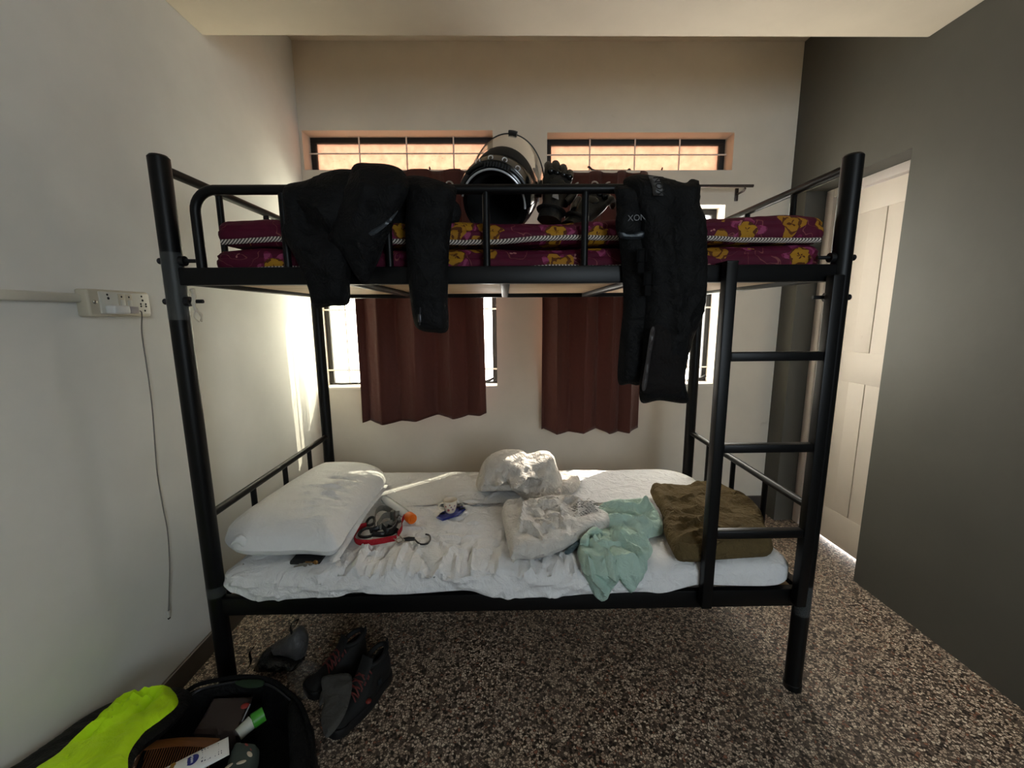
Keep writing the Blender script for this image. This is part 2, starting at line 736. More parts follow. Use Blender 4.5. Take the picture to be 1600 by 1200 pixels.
# ------------------------------------------------------------------ door in the grey wall
XD = 2.79
door = bpy.data.objects.new('door_1', None)
COL.objects.link(door)
door.location = (XD, (DY0 + DY1) / 2, 0)
struct(door)
bm = new()
fw = .055
box(bm, (XD - .028, DY1 - fw, 0), (XD + .03, DY1 - .001, DZ - .001), .004)
box(bm, (XD - .028, DY0 + .001, 0), (XD + .03, DY0 + .02, DZ - .001), .004)
box(bm, (XD - .028, DY0 + .02, DZ - .045), (XD + .03, DY1 - fw, DZ - .001), .004)
obj('door_frame', bm, M_FRAMEP, door)
bm = new()
ly0, ly1 = DY0 + .022, DY1 - fw - .003
lz0, lz1 = .014, DZ - .048
box(bm, (XD + .002, ly0, lz0), (XD + .035, ly1, lz1), .002)
# raised rails and stiles leave sunk panels with beaded edges
for (a, b, c, d) in ((ly0, ly0 + .11, lz0, lz1), (ly1 - .11, ly1, lz0, lz1), (ly0 + .11, ly1 - .11, lz0, .2), (ly0 + .11, ly1 - .11, .93, 1.09), (ly0 + .11, ly1 - .11, lz1 - .12, lz1)):
    box(bm, (XD - .002, a, c), (XD + .003, b, d), .002)
ym = (ly0 + ly1) / 2
box(bm, (XD - .002, ym - .05, .2), (XD + .003, ym + .05, .93), .003)
box(bm, (XD - .002, ym - .05, 1.09), (XD + .003, ym + .05, lz1 - .12), .003)
leaf = obj('door_leaf', bm, M_DOOR, door)
bm = new()
tube(bm, [(XD - .018, ly1 - .04, .6), (XD - .018, ly1 - .04, 1.25)], .006, 10)
tube(bm, [(XD - .018, ly1 - .04, 1.05), (XD - .04, ly1 - .04, 1.05), (XD - .04, ly1 - .09, 1.055), (XD - .018, ly1 - .09, 1.055)], .005, 10)
for zz in (.64, .9, 1.2):
    box(bm, (XD - .024, ly1 - .052, zz - .012), (XD - .006, ly1 - .028, zz + .012), .002)
obj('bolt', bm, plain('dull_steel', (150, 146, 142), .4, .9), leaf)
# ground slab added beyond the door; its ochre stands in for warm light
struct(obj('ground_beyond_door', box(new(), (XR + .4, -.6, -.12), (XR + 1.4, 2.2, -.002)), plain('ochre_for_warm_glow', (240, 170, 110), .8), None, False))

# ================================================================== curtains
M_CURT = cloth('brown_curtain_cloth', (92, 50, 42), 700, 20, .1, .7, .2, .2, .2)
M_CURT.node_tree.nodes['Principled BSDF'].inputs['Roughness'].default_value = .58
M_CURT.node_tree.nodes['Principled BSDF'].inputs['Specular IOR Level'].default_value = .22
M_ROD = plain('dark_metal_rod', (70, 60, 56), .4, .6)
M_RING = plain('pale_metal_eyelet', (190, 182, 172), .35, .7)


def curtain(name, x0, x1, zb0, zb1, ztop, yc, phases, label, flare):
    root = thing(name, ((x0 + x1) / 2, yc, zb0), label, 'curtain', 'curtains')
    bm = new()
    nu, nv = 150, 60
    g = []
    for j in range(nv + 1):
        v = j / nv
        row = []
        for i in range(nu + 1):
            u = i / nu
            ph = phases(u)
            amp = .034 * (.75 + .25 * (1 - v)) + .006 * fbm(u * 3, v * 2, 5)
            x = x0 + (x1 - x0) * u + flare * (v - .3) * (u - .5) * .1 + .010 * math.sin(2 * ph) * (1 - v * .3)
            y = yc + amp * math.sin(ph) + .01 * fbm(u * 7, v * 1.3, 2)
            zt = ztop + .014 * math.sin(ph + .5) - .03 * (1 - min(1, min(u, 1 - u) * 12)) * .5
            zb = zb0 + (zb1 - zb0) * u + .010 * math.sin(ph * .5 + 1) + .006 * math.sin(ph)
            row.append(bm.verts.new((x, y, zt + (zb - zt) * v)))
        g.append(row)
    for j in range(nv):
        for i in range(nu):
            bm.faces.new((g[j][i], g[j][i + 1], g[j + 1][i + 1], g[j + 1][i]))
    c = obj('cloth', bm, M_CURT, root)
    m = c.modifiers.new('thickness', 'SOLIDIFY')
    m.thickness = .0025
    # eyelets
    for u in (.07, .2, .34, .48, .62, .76, .9):
        bm = new()
        xx = x0 + (x1 - x0) * u
        yy = yc + .03 * math.sin(phases(u)) - .003
        pts = [(xx + .021 * math.cos(a), yy, 2.008 + .021 * math.sin(a)) for a in [2 * PI * k / 18 for k in range(18)]]
        tube(bm, pts, .0045, 8, True)
        obj('eyelet', bm, M_RING, root)
    return root


curtain('curtain', .085, .832, .642, .70, 2.096, 1.235, lambda u: 2 * PI * (3.9 * u + .10 * math.sin(7 * u)),
        'brown curtain at the window nearest the white left wall', .2)
curtain('curtain', 1.170, 1.782, .580, .578, 2.085, 1.235, lambda u: 2 * PI * (4.2 * u + .12 * math.sin(6 * u + 1)),
        'brown curtain half behind the hanging trousers', 0)
for (xa, xb, lab) in ((-.16, 1.0, 'dark curtain rod over the window nearest the white left wall'), (1.1, 2.37, 'dark curtain rod whose bare end points at the grey wall')):
    root = thing('curtain_rod', ((xa + xb) / 2, 1.235, 2.008), lab, 'curtain rod', 'curtain rods')
    bm = tube(new(), [(xa, 1.235, 2.008), (xb, 1.235, 2.008)], .008, 12)
    obj('rod', bm, M_ROD, root)
    for xx in (xa + .05, xb - .045):
        bm = tube(new(), [(xx, YB, 1.985), (xx, 1.25, 1.985), (xx, 1.235, 1.996)], .006, 8)
        box(bm, (xx - .01, YB - .006, 1.95), (xx + .01, YB, 2.02), .001)
        obj('bracket', bm, M_ROD, root)

# ================================================================== bunk bed
L, W, H = 1.95, .9124, 1.735
bed = thing('bunk_bed', (L / 2, W / 2, 0), 'black steel bunk bed with ladder standing on the terrazzo floor', 'bunk bed')
PR = .0265
for (x, y) in ((0, 0), (L, 0), (0, W), (L, W)):
    bm = new()
    hh = H
    pts = [(x, y, 0.004), (x, y, hh - .006), (x, y, hh)]
    tube(bm, pts, [PR, PR, PR * .8], 20)
    lathe(bm, [(0, 0), (PR + .002, 0), (PR + .002, .02), (PR, .022)], 20, Matrix.Translation((x, y, 0)))
    obj('post', bm, M_BLACK, bed)


def rect_rail(name, a, b, h, t, mat=M_BLACK):
    lo = [min(p, q) for p, q in zip(a, b)]
    hi = [max(p, q) for p, q in zip(a, b)]
    if abs(a[0] - b[0]) > abs(a[1] - b[1]):
        lo[1] -= t / 2; hi[1] += t / 2
    else:
        lo[0] -= t / 2; hi[0] += t / 2
    lo[2] -= h / 2; hi[2] += h / 2
    return obj(name, box(new(), lo, hi, .004, 2), mat, bed)


for zc, h in ((1.408, .05), (.355, .062)):
    for y in (0, W):
        rect_rail('side_rail', (PR * .8, y, zc), (L - PR * .8, y, zc), h, .028)
    for x in (0, L):
        rect_rail('end_rail', (x, PR * .8, zc), (x, W - PR * .8, zc), h * .8, .028)
for x in (.50, .957, 1.36):
    rect_rail('cross_bar', (x, .014, 1.392), (x, W - .014, 1.392), .018, .03)
    rect_rail('cross_bar', (x, .014, .34), (x, W - .014, .34), .018, .03)
obj('plywood_deck', box(new(), (.016, .015, 1.402), (L - .016, W - .015, 1.414), .001), M_PLY, bed)
obj('plywood_deck', box(new(), (.016, .015, .352), (L - .016, W - .015, .364), .001), M_PLY, bed)
# end guards: a tube between the posts with short uprights
for (z, zlow, ups) in ((1.703, 1.43, (.24, .52)), (.664, .38, (.247, .475, .70))):
    for x in (0, L):
        obj('end_guard', tube(new(), [(x, PR * .7, z), (x, W - PR * .7, z)], .0135, 14), M_BLACK, bed)
        for y in ups:
            obj('end_upright', tube(new(), [(x, y, zlow), (x, y, z - .006)], .0105, 12), M_BLACK, bed)
# front guard rail of the upper bunk
gz = 1.645
leg = lambda x0, s: [(x0, 0, 1.43), (x0, 0, gz - .07)] + [(x0 + s * .06 * (1 - math.cos(a)), 0, gz - .06 + .06 * math.sin(a)) for a in [PI / 2 * k / 7 for k in range(8)]]
pts = leg(.083, 1) + leg(1.49, -1)[::-1]
obj('guard_rail', tube(new(), pts, .0135, 16), M_BLACK, bed)
for x in (.33, .624, .905, 1.189):
    obj('guard_upright', tube(new(), [(x, 0, 1.43), (x, 0, gz - .008)], .0105, 12), M_BLACK, bed)
# ladder hooked on the front
for (x, zt) in ((1.602, 1.44), (1.912, 1.40)):
    bm = box(new(), (x - .017, -.05, .345), (x + .017, -.018, zt), .004)
    if x < 1.8:
        box(bm, (x - .017, -.05, zt - .006), (x + .017, .02, zt), .002)
    obj('ladder_stile', bm, M_BLACK, bed)
for z in (1.166, .884, .601):
    obj('ladder_rung', box(new(), (1.619, -.047, z - .0135), (1.895, -.02, z + .0135), .004), M_BLACK, bed)
# bolts through the posts, one above and one below each rail joint
M_BOLT = plain('dark_bolt', (40, 40, 42), .45, .7)
for x, s in ((0, 1), (L, -1)):
    for z in (1.452, 1.338):
        bm = tube(new(), [(x - s * (PR + .008), -.004, z), (x + s * (PR + .05), -.004, z)], .0055, 10)
        tube(bm, [(x + s * PR, -.004, z), (x + s * (PR + .014), -.004, z)], .014, 12)
        ball(bm, (x - s * (PR + .006), -.004, z), (.006, .009, .009), 10, 8)
        obj('bolt', bm, M_BOLT, bed)
# clear film wound round the posts
for (x, z0, z1) in ((0, 1.285, 1.475), (0, .395, .43), (L, .29, .40)):
    bm = new()
    lathe(bm, [(PR + .0015 + .001 * math.sin(k * 2.1), z0 + (z1 - z0) * k / 12) for k in range(13)], 24, Matrix.Translation((x, 0, 0)))
    obj('film_wrap', bm, M_TAPE, bed)



# ================================================================== soft slabs (mattresses, sheeted mattress)
def slab(bm, x0, x1, y0, y1, z0, z1, rp, rv, rb, step=.012, disp=None, fill=26):
    """cushion: rounded plan corners rp (fl, fr, br, bl), rounded top edge rv and bottom edge rb"""
    fl, fr, br, bl = rp
    loop = []
    for cx, cy, r, a0 in ((x1 - fr, y0 + fr, fr, -PI / 2), (x1 - br, y1 - br, br, 0), (x0 + bl, y1 - bl, bl, PI / 2), (x0 + fl, y0 + fl, fl, PI)):
        k = max(5, int(r * PI / 2 / step))
        for i in range(k + 1):
            a = a0 + PI / 2 * i / k
            loop.append((cx + r * math.cos(a), cy + r * math.sin(a), math.cos(a), math.sin(a)))
    dense = []
    for i in range(len(loop)):
        a, b = loop[i], loop[(i + 1) % len(loop)]
        d = math.hypot(b[0] - a[0], b[1] - a[1])
        k = max(1, int(d / step))
        for j in range(k):
            t = j / k
            nx, ny = a[2] + (b[2] - a[2]) * t, a[3] + (b[3] - a[3]) * t
            q = math.hypot(nx, ny) or 1
            dense.append((a[0] + (b[0] - a[0]) * t, a[1] + (b[1] - a[1]) * t, nx / q, ny / q))
    prof = []
    for i in range(6):
        a = PI / 2 * i / 5
        prof.append((rb * (1 - math.sin(a)), z0 + rb * (1 - math.cos(a)), math.sin(a), -math.cos(a)))
    k = max(1, int((z1 - rv - z0 - rb) / step))
    for i in range(1, k):
        prof.append((0, z0 + rb + (z1 - rv - z0 - rb) * i / k, 1, 0))
    for i in range(8):
        a = PI / 2 * i / 7
        prof.append((rv * (1 - math.cos(a)), z1 - rv + rv * math.sin(a), math.cos(a), math.sin(a)))
    ym = (y0 + y1) / 2
    xa, xb = x0 + (y1 - y0) / 2, x1 - (y1 - y0) / 2
    rings = []

    def put(pts):
        ring = []
        for p, n in pts:
            p, n = Vector(p), Vector(n)
            if disp:
                p = disp(p, n)
            ring.append(bm.verts.new(p))
        rings.append(ring)

    for ins, z, nh, nz in prof:
        put([((x - nx * ins, y - ny * ins, z), (nx * nh, ny * nh, nz)) for x, y, nx, ny in dense])
    for i in range(1, fill + 1):
        t = i / fill
        t = t * .985
        put([((x - nx * rv + (min(max(x, xa), xb) - x + nx * rv) * t, y - ny * rv + (ym - y + ny * rv) * t, z1), (0, 0, 1)) for x, y, nx, ny in dense])
    n = len(dense)
    for A, B in zip(rings, rings[1:]):
        for i in range(n):
            bm.faces.new((A[i], A[(i + 1) % n], B[(i + 1) % n], B[i]))
    bm.faces.new(rings[0][::-1])
    bm.faces.new(rings[-1])
    return bm


# ------------------------------------------------------------------ folded flowery mattresses on the upper bunk
def floral():
    k = N('burgundy_floral_cloth')
    sx = k.n('SeparateXYZ')
    k.l(k.co, sx.inputs[0])
    u = k.math('ADD', sx.outputs[0], k.math('MULTIPLY', sx.outputs[1], .35))
    v = k.math('ADD', sx.outputs[2], k.math('MULTIPLY', sx.outputs[1], .8))
    cv = k.n('CombineXYZ')
    k.l(u, cv.inputs[0])
    k.l(v, cv.inputs[1])
    wob = k.n('TexNoise', i_Scale=22.0, i_Detail=2)
    k.l(cv.outputs[0], wob.inputs['Vector'])
    vec = k.mix(.022, cv.outputs[0], wob.outputs['Color'], 'ADD')

    def blooms(scale, rad, petals, seed):
        off = k.n('VectorMath', operation='ADD')
        k.l(vec, off.inputs[0])
        off.inputs[1].default_value = (seed, seed * .7, 0)
        vo = k.n('TexVoronoi', i_Scale=scale, i_Randomness=.85, voronoi_dimensions='2D')
        k.l(off.outputs[0], vo.inputs['Vector'])
        dv = k.n('VectorMath', operation='SUBTRACT')
        k.l(off.outputs[0], dv.inputs[0])
        k.l(vo.outputs['Position'], dv.inputs[1])
        ss = k.n('SeparateXYZ')
        k.l(dv.outputs[0], ss.inputs[0])
        ang = k.math('ARCTAN2', ss.outputs[1], ss.outputs[0])
        ln = k.n('VectorMath', operation='LENGTH')
        k.l(dv.outputs[0], ln.inputs[0])
        r = ln.outputs['Value']
        sc = k.n('SeparateColor')
        k.l(vo.outputs['Color'], sc.inputs[0])
        ph = k.math('MULTIPLY', sc.outputs[1], 6.28)
        pet = k.math('MULTIPLY_ADD', k.math('SINE', k.math('MULTIPLY_ADD', ang, petals, ph)), .22, .78)
        m = k.math('LESS_THAN', r, k.math('MULTIPLY', pet, rad))
        lines = k.math('SINE', k.math('ADD', k.math('MULTIPLY', r, 6.28 * 2.4 / rad), k.math('ADD', k.math('MULTIPLY', k.math('SINE', k.math('MULTIPLY_ADD', r, 90.0, k.math('MULTIPLY', ang, petals))), .9), k.math('MULTIPLY', k.noise(60, 2, .5, cv.outputs[0]), 5.0))))
        return m, lines, sc.outputs[0], sc.outputs[2], r

    base = k.mix(k.noise(30, 3), lin((62, 10, 30)), lin((86, 16, 42)))
    # fine curling stems
    st = k.math('ABSOLUTE', k.math('SUBTRACT', k.noise(9, 1, .5, vec, 1.0), .5))
    base = k.mix(k.math('MULTIPLY', k.math('LESS_THAN', st, .006), .55), base, lin((140, 84, 78)))
    # pink haloes, yellow roses, small buds
    m, ln_, ra, rb_, r = blooms(7.0, .058, 5, 3.1)
    pink = k.mix(k.math('GREATER_THAN', ln_, .0), lin((104, 28, 62)), lin((134, 58, 92)))
    base = k.mix(k.math('MULTIPLY', m, k.math('GREATER_THAN', ra, .5)), base, pink)
    m2 = k.math('MULTIPLY', k.math('LESS_THAN', r, .033), k.math('GREATER_THAN', ra, .5))
    gold = k.mix(k.math('GREATER_THAN', ln_, -.5), lin((78, 40, 14)), lin((158, 114, 28)))
    base = k.mix(m2, base, gold)
    m3, l3, ra3, rb3, r3 = blooms(9.0, .05, 3, 8.7)
    gold2 = k.mix(k.math('GREATER_THAN', l3, -.5), lin((84, 44, 14)), lin((152, 106, 28)))
    base = k.mix(k.math('MULTIPLY', m3, k.math('GREATER_THAN', ra3, .72)), base, gold2)
    m4, l4, ra4, rb4, r4 = blooms(22.0, .013, 2, 5.3)
    bud = k.mix(k.math('GREATER_THAN', rb4, .5), lin((160, 106, 104)), lin((168, 124, 40)))
    base = k.mix(k.math('MULTIPLY', m4, k.math('GREATER_THAN', ra4, .66)), base, bud)
    k.color(base)
    k.set(Roughness=.7)
    k.p.inputs['Specular IOR Level'].default_value = .2
    k.bump(k.noise(18, 4, .6), .25, .015)
    return k.m


def striped_cord():
    k = N('striped_piping_cord')
    sx = k.n('SeparateXYZ')
    k.l(k.co, sx.inputs[0])
    s = k.math('SINE', k.math('MULTIPLY', k.math('ADD', k.math('SUBTRACT', sx.outputs[0], k.math('MULTIPLY', sx.outputs[2], .9)), sx.outputs[1]), 640.0))
    k.color(k.mix(k.math('GREATER_THAN', s, -.1), lin((40, 34, 34)), lin((196, 186, 176))))
    k.set(Roughness=.7)
    return k.m


M_FLOR = floral()
M_CORD = striped_cord()


def bunk_mattress(z0, z1, x0, x1, label, sag):
    def d(p, n):
        b = .010 * fbm(p.x * 2.2, p.z * 4 + z0 * 9, p.y * 2) + .004 * fbm(p.x * 9, p.z * 14, p.y * 5 + z0)
        seam = .006 * math.exp(-((p.z - (z0 + (z1 - z0) * .62)) / .004) ** 2) if n.z < .6 else 0
        q = p + n * (b * .6 - seam)
        up = .010 * math.exp(-((p.x - x1 + .12) / .25) ** 2) + .004 * math.exp(-((p.x - x0 - .2) / .3) ** 2) - sag * math.exp(-((p.x - 1.0) / .35) ** 2)
        q.z += up * (p.z - z0) / (z1 - z0) + .006 * fbm(p.x * 3, p.y * 3, 7) * (1 if n.z > .5 else 0)
        q.z = max(q.z, z0 + .001)
        return q
    bm = slab(new(), x0, x1, .03, .86, z0, z1, (.04, .04, .04, .04), (z1 - z0) * .46, (z1 - z0) * .42, .014, d, 16)
    m = tag(obj('folded_mattress', bm, M_FLOR), label, 'mattress', 'folded mattresses on the upper bunk')
    for y, yy in ((.026, 1),):
        pts = [(x0 + .03 + (x1 - x0 - .06) * t / 60, y + .006 * math.sin(t * .35) * .4, z0 + .012 + .006 * fbm(t * .12, z0 * 3) + .004 * math.sin(t * .2)) for t in range(61)]
        obj('piping', tube(new(), pts, .006, 10, False, True, (.0075, .006), (0, 0, 1)), M_CORD, m)
    return m


bunk_mattress(1.417, 1.491, .085, 1.925, 'burgundy flowery mattress lying directly on the black upper bunk rail', 0)
bunk_mattress(1.500, 1.575, .10, 1.93, 'burgundy flowery mattress on top of the other, under the helmet', .012)

# ------------------------------------------------------------------ lower mattress in its white sheet
M_SHEET = cloth('white_sheet_cotton', (230, 230, 231), 700, 22, .4, .85, .05)


def lerp_poly(pts, x):
    if x <= pts[0][0]:
        return pts[0][1]
    for (a, b), (c, d) in zip(pts, pts[1:]):
        if x <= c:
            t = (x - a) / (c - a)
            t = t * t * (3 - 2 * t)
            return b + (d - b) * t
    return pts[-1][1]


HEM = [(.02, .43), (.064, .40), (.137, .362), (.386, .375), (.47, .392), (.636, .386), (.803, .393), (.97, .354), (1.117, .362), (1.25, .372), (1.392, .377), (1.519, .38), (1.58, .395), (1.80, .386), (1.95, .40)]
SH0, SH1 = .345, .48
rs = random.Random(11)
RAD = []                      # pulled creases running across the front edge
for _ in range(58):
    x = rs.uniform(.40, 1.30)
    RAD.append((rs.uniform(.006, .013) * rs.choice((1, 1, -1)), rs.uniform(.006, .011), (x, -.06), (x + rs.uniform(-.10, .05), rs.uniform(.05, .22))))
for _ in range(46):
    x, y = rs.uniform(.42, 1.15), rs.uniform(.1, .55)
    a = rs.uniform(-.7, .5) + (1.2 if x > .8 else 0)
    Lr = rs.uniform(.05, .16)
    RAD.append((rs.uniform(.004, .010) * rs.choice((1, -1)), rs.uniform(.006, .011), (x, y), (x + Lr * math.cos(a) * .6, y + Lr * math.sin(a) * .6), (x + Lr * math.cos(a), y + Lr * math.sin(a) + rs.uniform(-.03, .03))))
for _ in range(22):
    x, y = rs.uniform(1.05, 1.8), rs.uniform(.0, .8)
    RAD.append((rs.uniform(.002, .005), rs.uniform(.007, .014), (x, y), (x + rs.uniform(-.16, .16), y + rs.uniform(-.06, .10))))
crease_top = creases(RAD)
FR = []
for _ in range(44):
    x = rs.uniform(.06, 1.86)
    z = rs.uniform(.36, .46)
    FR.append((rs.uniform(.004, .010), rs.uniform(.008, .015), (x, z), (x + rs.uniform(-.16, .10), z + rs.uniform(-.05, .06)), (x + rs.uniform(-.2, .16), z + rs.uniform(-.06, .1))))
for _ in range(60):
    x = rs.uniform(.3, 1.35)
    FR.append((rs.uniform(.005, .011), rs.uniform(.006, .010), (x, .485), (x + rs.uniform(-.03, .03), .485 - rs.uniform(.01, .05))))
crease_front = creases(FR)


def sheet_disp(p, n):
    q = p.copy()
    ladder = max(0, min(1, (1.53 - p.x) / .06))
    if n.z > .55:
        q.z += crease_top(p.x, p.y) + .006 * fbm(p.x * 3, p.y * 3, 1)
    if p.y < .12 and n.y < .3:
        e = crease_front(p.x, p.z) + .006 * fbm(p.x * 5, p.z * 8, 3)
        q.y -= max(-.004, e) * (ladder if n.y < -.5 else 0) + (.012 * (.5 + .5 * math.sin(p.x * 9 + 2)) * max(0, (.43 - p.z) / .08)) * ladder
        zb = lerp_poly(HEM, p.x)
        f = (SH1 - p.z) / (SH1 - SH0)
        q.z += (zb - SH0) * max(0, min(1, f)) * max(0, min(1, 1 - p.y / .12))
    elif n.x > .5 or n.x < -.5:
        q += n * (.006 * fbm(p.y * 8, p.z * 12, 9))
    return q


bm = slab(new(), .022, 1.925, -.017, .895, SH0 + .02, SH1, (.05, .09, .17, .06), .055, .006, .0075, sheet_disp, 72)
sheet = tag(obj('bed_sheet', bm, M_SHEET), 'white cotton sheet drawn tight round the lower bunk mattress, hem over the black rail', 'bed sheet')

# ------------------------------------------------------------------ pillow
M_PILLOW = cloth('white_pillowcase', (230, 231, 232), 700, 13, .22, .85, .05)
pil = thing('pillow', (.25, .28, .48), 'plump white pillow with a creased case at the end beside the white left wall', 'pillow')
PC = creases([(.006, .007, (.23, .30), (.30, .27), (.36, .24)), (-.006, .008, (.22, .28), (.30, .25), (.38, .20)), (.006, .007, (.18, .36), (.26, .34), (.34, .33)),
              (.005, .006, (.25, .40), (.32, .38), (.39, .40)), (-.005, .006, (.2, .45), (.3, .43), (.38, .44)), (.005, .006, (.22, .20), (.30, .18), (.38, .12)),
              (.005, .006, (.28, .12), (.34, .10), (.40, .05)), *[(.006 * (1 if i_ % 2 else -.8), .008, (.15 + .013 * (i_ * 5 % 11), -.02 + .033 * i_), (.26 + .01 * (i_ * 3 % 7), .0 + .031 * i_), (.34 + .01 * (i_ % 5), .03 + .030 * i_)) for i_ in range(16)], (.004, .006, (.14, .52), (.22, .50), (.32, .52)), (.006, .006, (.30, .32), (.36, .34), (.41, .36)),
              (.004, .006, (.26, .23), (.29, .30), (.30, .38)), (-.004, .006, (.33, .14), (.34, .24), (.38, .32))])


def pil_relief(a, b):
    return 1.3 * PC(a, b) + .006 * fbm(a * 7, b * 7, 4) - .012 * max(0, (a - .22) / .2)


out = [(0.068,0.025),(-0.011,0.082),(-0.036,0.155),(-0.032,0.296),(-0.01,0.499),(0.037,0.698),(0.186,0.735),(0.324,0.697),(0.394,0.592),(0.394,0.361),(0.393,0.147),(0.39,0.016),(0.276,0.019),(0.174,0.015)]
obj('pillow_body', puff(new(), out, lambda a, b, w: Vector((a, b, .535 + w)), .085, .053, .15, .012, pil_relief), M_PILLOW, pil)
out = [(0.301,0.748),(0.363,0.712),(0.395,0.617),(0.41,0.445),(0.4,0.275),(0.4,0.113),(0.397,0.011),(0.372,0.012),(0.361,0.065),(0.368,0.193),(0.37,0.416)]
obj('case_flange', puff(new(), out, lambda a, b, w: Vector((a, b, .5 + .025 * math.exp(-((b - .4) / .2) ** 2) + w)), .006, .004, .02, .008, lambda a, b: .008 * fbm(a * 22, b * 22, 2)), M_PILLOW, pil)
out = [(0.039,0.548),(0.069,0.583),(0.093,0.578),(0.102,0.547),(0.089,0.538),(0.066,0.556)]
obj('case_corner', puff(new(), out, lambda a, b, w: Vector((a, .03 - w, b)), .008, .006, .015, .005), M_PILLOW, pil)
# small bunch of keys poking out from under it
M_STEEL = plain('worn_steel', (170, 165, 155), .35, .9)
M_DKLEA = plain('dark_brown_leather', (46, 32, 24), .6, var=.3)
k_ = thing('key_bunch', (.30, -.02, .48), 'small keys poking out of the dark gap under the white pillow', 'keys')
obj('pillow_gap_shade', box(new(), (.235, .02, .4815), (.335, .075, .494), .004), plain('black_gap_shade', (24, 22, 22), .6), k_)  # black box put in for the shaded gap under the pillow
for i, a in enumerate((-.3, .15, .5)):
    bm = new()
    c = Vector((.29 + i * .018, .012, .487 + i * .004))
    tube(bm, [c, c + Vector((-.035 * math.cos(a), -.006, .012 * math.sin(a)))], .003, 8, flat=(.0012, .004), up=(0, 0, 1))
    ball(bm, c, (.008, .0035, .008), 12, 8)
    obj('key', bm, M_STEEL if i < 2 else plain('brass_key', (150, 110, 60), .4, .8), k_)

# ================================================================== garments over the guard rail
M_JACK = cloth('black_jacket_nylon', (8, 8, 10), 500, 20, .35, .7, .3)
M_JACK2 = cloth('black_trouser_nylon', (7, 7, 8), 500, 22, .35, .7, .3)
M_JACKB = cloth('charcoal_knee_panel', (20, 16, 15), 700, 22, .3, .8, .3)
M_REFL = plain('grey_reflective_strip', (48, 54, 60), .4, .2)
M_REFL2 = plain('dim_grey_print', (74, 74, 76), .5)
M_ZIP = plain('dark_zip_metal', (70, 70, 74), .35, .8)


def drape(y0, zt=1.625, k=.55):
    """hang in front of the rail and lean back over it above zt"""
    return lambda a, b, w: Vector((a, y0 - w + max(0, b - zt) * k, b))


def garment(name, out, M, front, back, R, lines, mat, parent, amp=.008, res=.013, s=0):
    cf = creases(lines)
    return obj(name, puff(new(), out, M, front, back, R, res, lambda a, b: cf(a, b) + amp * fbm(a * 11, b * 8, s)), mat, parent)


jk = thing('jacket', (.6, 0, 1.645), 'black riding jacket slung over the guard rail at the end near the white wall', 'jacket')
o1 = [(0.359,1.648),(0.41,1.662),(0.46,1.687),(0.505,1.698),(0.552,1.686),(0.572,1.625),(0.56,1.542),(0.533,1.457),(0.521,1.388),(0.513,1.328),(0.462,1.321),(0.414,1.318),(0.402,1.371),(0.388,1.417),(0.368,1.465),(0.343,1.516),(0.355,1.556),(0.355,1.606)]
garment('sleeve', o1, drape(-.045), .035, .035, .05, [(-.018, .02, (.40, 1.60), (.43, 1.53), (.50, 1.50), (.54, 1.54)), (.014, .012, (.37, 1.61), (.42, 1.60), (.47, 1.57), (.50, 1.51)), (.012, .012, (.36, 1.52), (.40, 1.47), (.45, 1.44)), (.01, .01, (.42, 1.44), (.50, 1.41)), (-.01, .01, (.38, 1.66), (.44, 1.68))], M_JACK, jk, .010, s=1)
o2 = [(0.548,1.7),(0.597,1.705),(0.646,1.7),(0.682,1.681),(0.704,1.633),(0.677,1.571),(0.639,1.502),(0.611,1.438),(0.572,1.383),(0.545,1.404),(0.525,1.442),(0.495,1.482),(0.479,1.502),(0.512,1.572),(0.534,1.637)]
garment('body', o2, drape(-.072), .030, .03, .05, [(.014, .012, (.57, 1.50), (.62, 1.47), (.66, 1.41)), (-.012, .012, (.60, 1.58), (.66, 1.55), (.71, 1.60)), (.01, .01, (.54, 1.51), (.58, 1.46), (.62, 1.42)), (.01, .014, (.58, 1.69), (.60, 1.60), (.56, 1.53)), (.01, .012, (.66, 1.70), (.69, 1.62))], M_JACK, jk, .009, s=2)
o3 = [(0.671,1.664),(0.703,1.678),(0.751,1.671),(0.805,1.65),(0.827,1.631),(0.813,1.558),(0.803,1.487),(0.798,1.421),(0.793,1.333),(0.791,1.251),(0.748,1.244),(0.705,1.255),(0.692,1.288),(0.685,1.369),(0.682,1.456),(0.682,1.541),(0.689,1.608)]
garment('sleeve', o3, drape(-.042), .030, .03, .045, [(.010, .01, (.72, 1.66), (.76, 1.60), (.82, 1.58)), (-.010, .012, (.72, 1.52), (.80, 1.49)), (.009, .01, (.71, 1.45), (.75, 1.38)), (.008, .01, (.74, 1.36), (.79, 1.33), (.80, 1.28))], M_JACK, jk, .007, s=3)
o4 = [(0.382,1.673),(0.486,1.703),(0.627,1.713),(0.731,1.686),(0.822,1.649),(0.799,1.581),(0.618,1.548),(0.44,1.566),(0.354,1.6)]
garment('back_panel', [(a, b + .0) for a, b in o4], lambda a, b, w: Vector((a, .055 - w, b - .03)), .02, .02, .04, [(.01, .02, (.5, 1.7), (.6, 1.6))], M_JACK, jk, .006, s=5)
strip = [(0.599,1.51),(0.635,1.53),(0.668,1.555),(0.681,1.566),(0.663,1.541),(0.635,1.517),(0.607,1.501)]
obj('reflective_strip', puff(new(), strip, lambda a, b, w: Vector((a, -.103 - w, b)), .003, .02, .004, .006, None), M_REFL, jk)
c = [(0.72,1.315),(0.716,1.266),(0.719,1.286)]
bm = tube(new(), [(c[0][0], -.070, c[0][1]), (c[1][0], -.066, c[1][1])], .002, 6)
box(bm, (c[2][0] - .004, -.082, c[2][1] - .012), (c[2][0] + .004, -.066, c[2][1] + .01), .002)
obj('zip', bm, M_ZIP, jk)

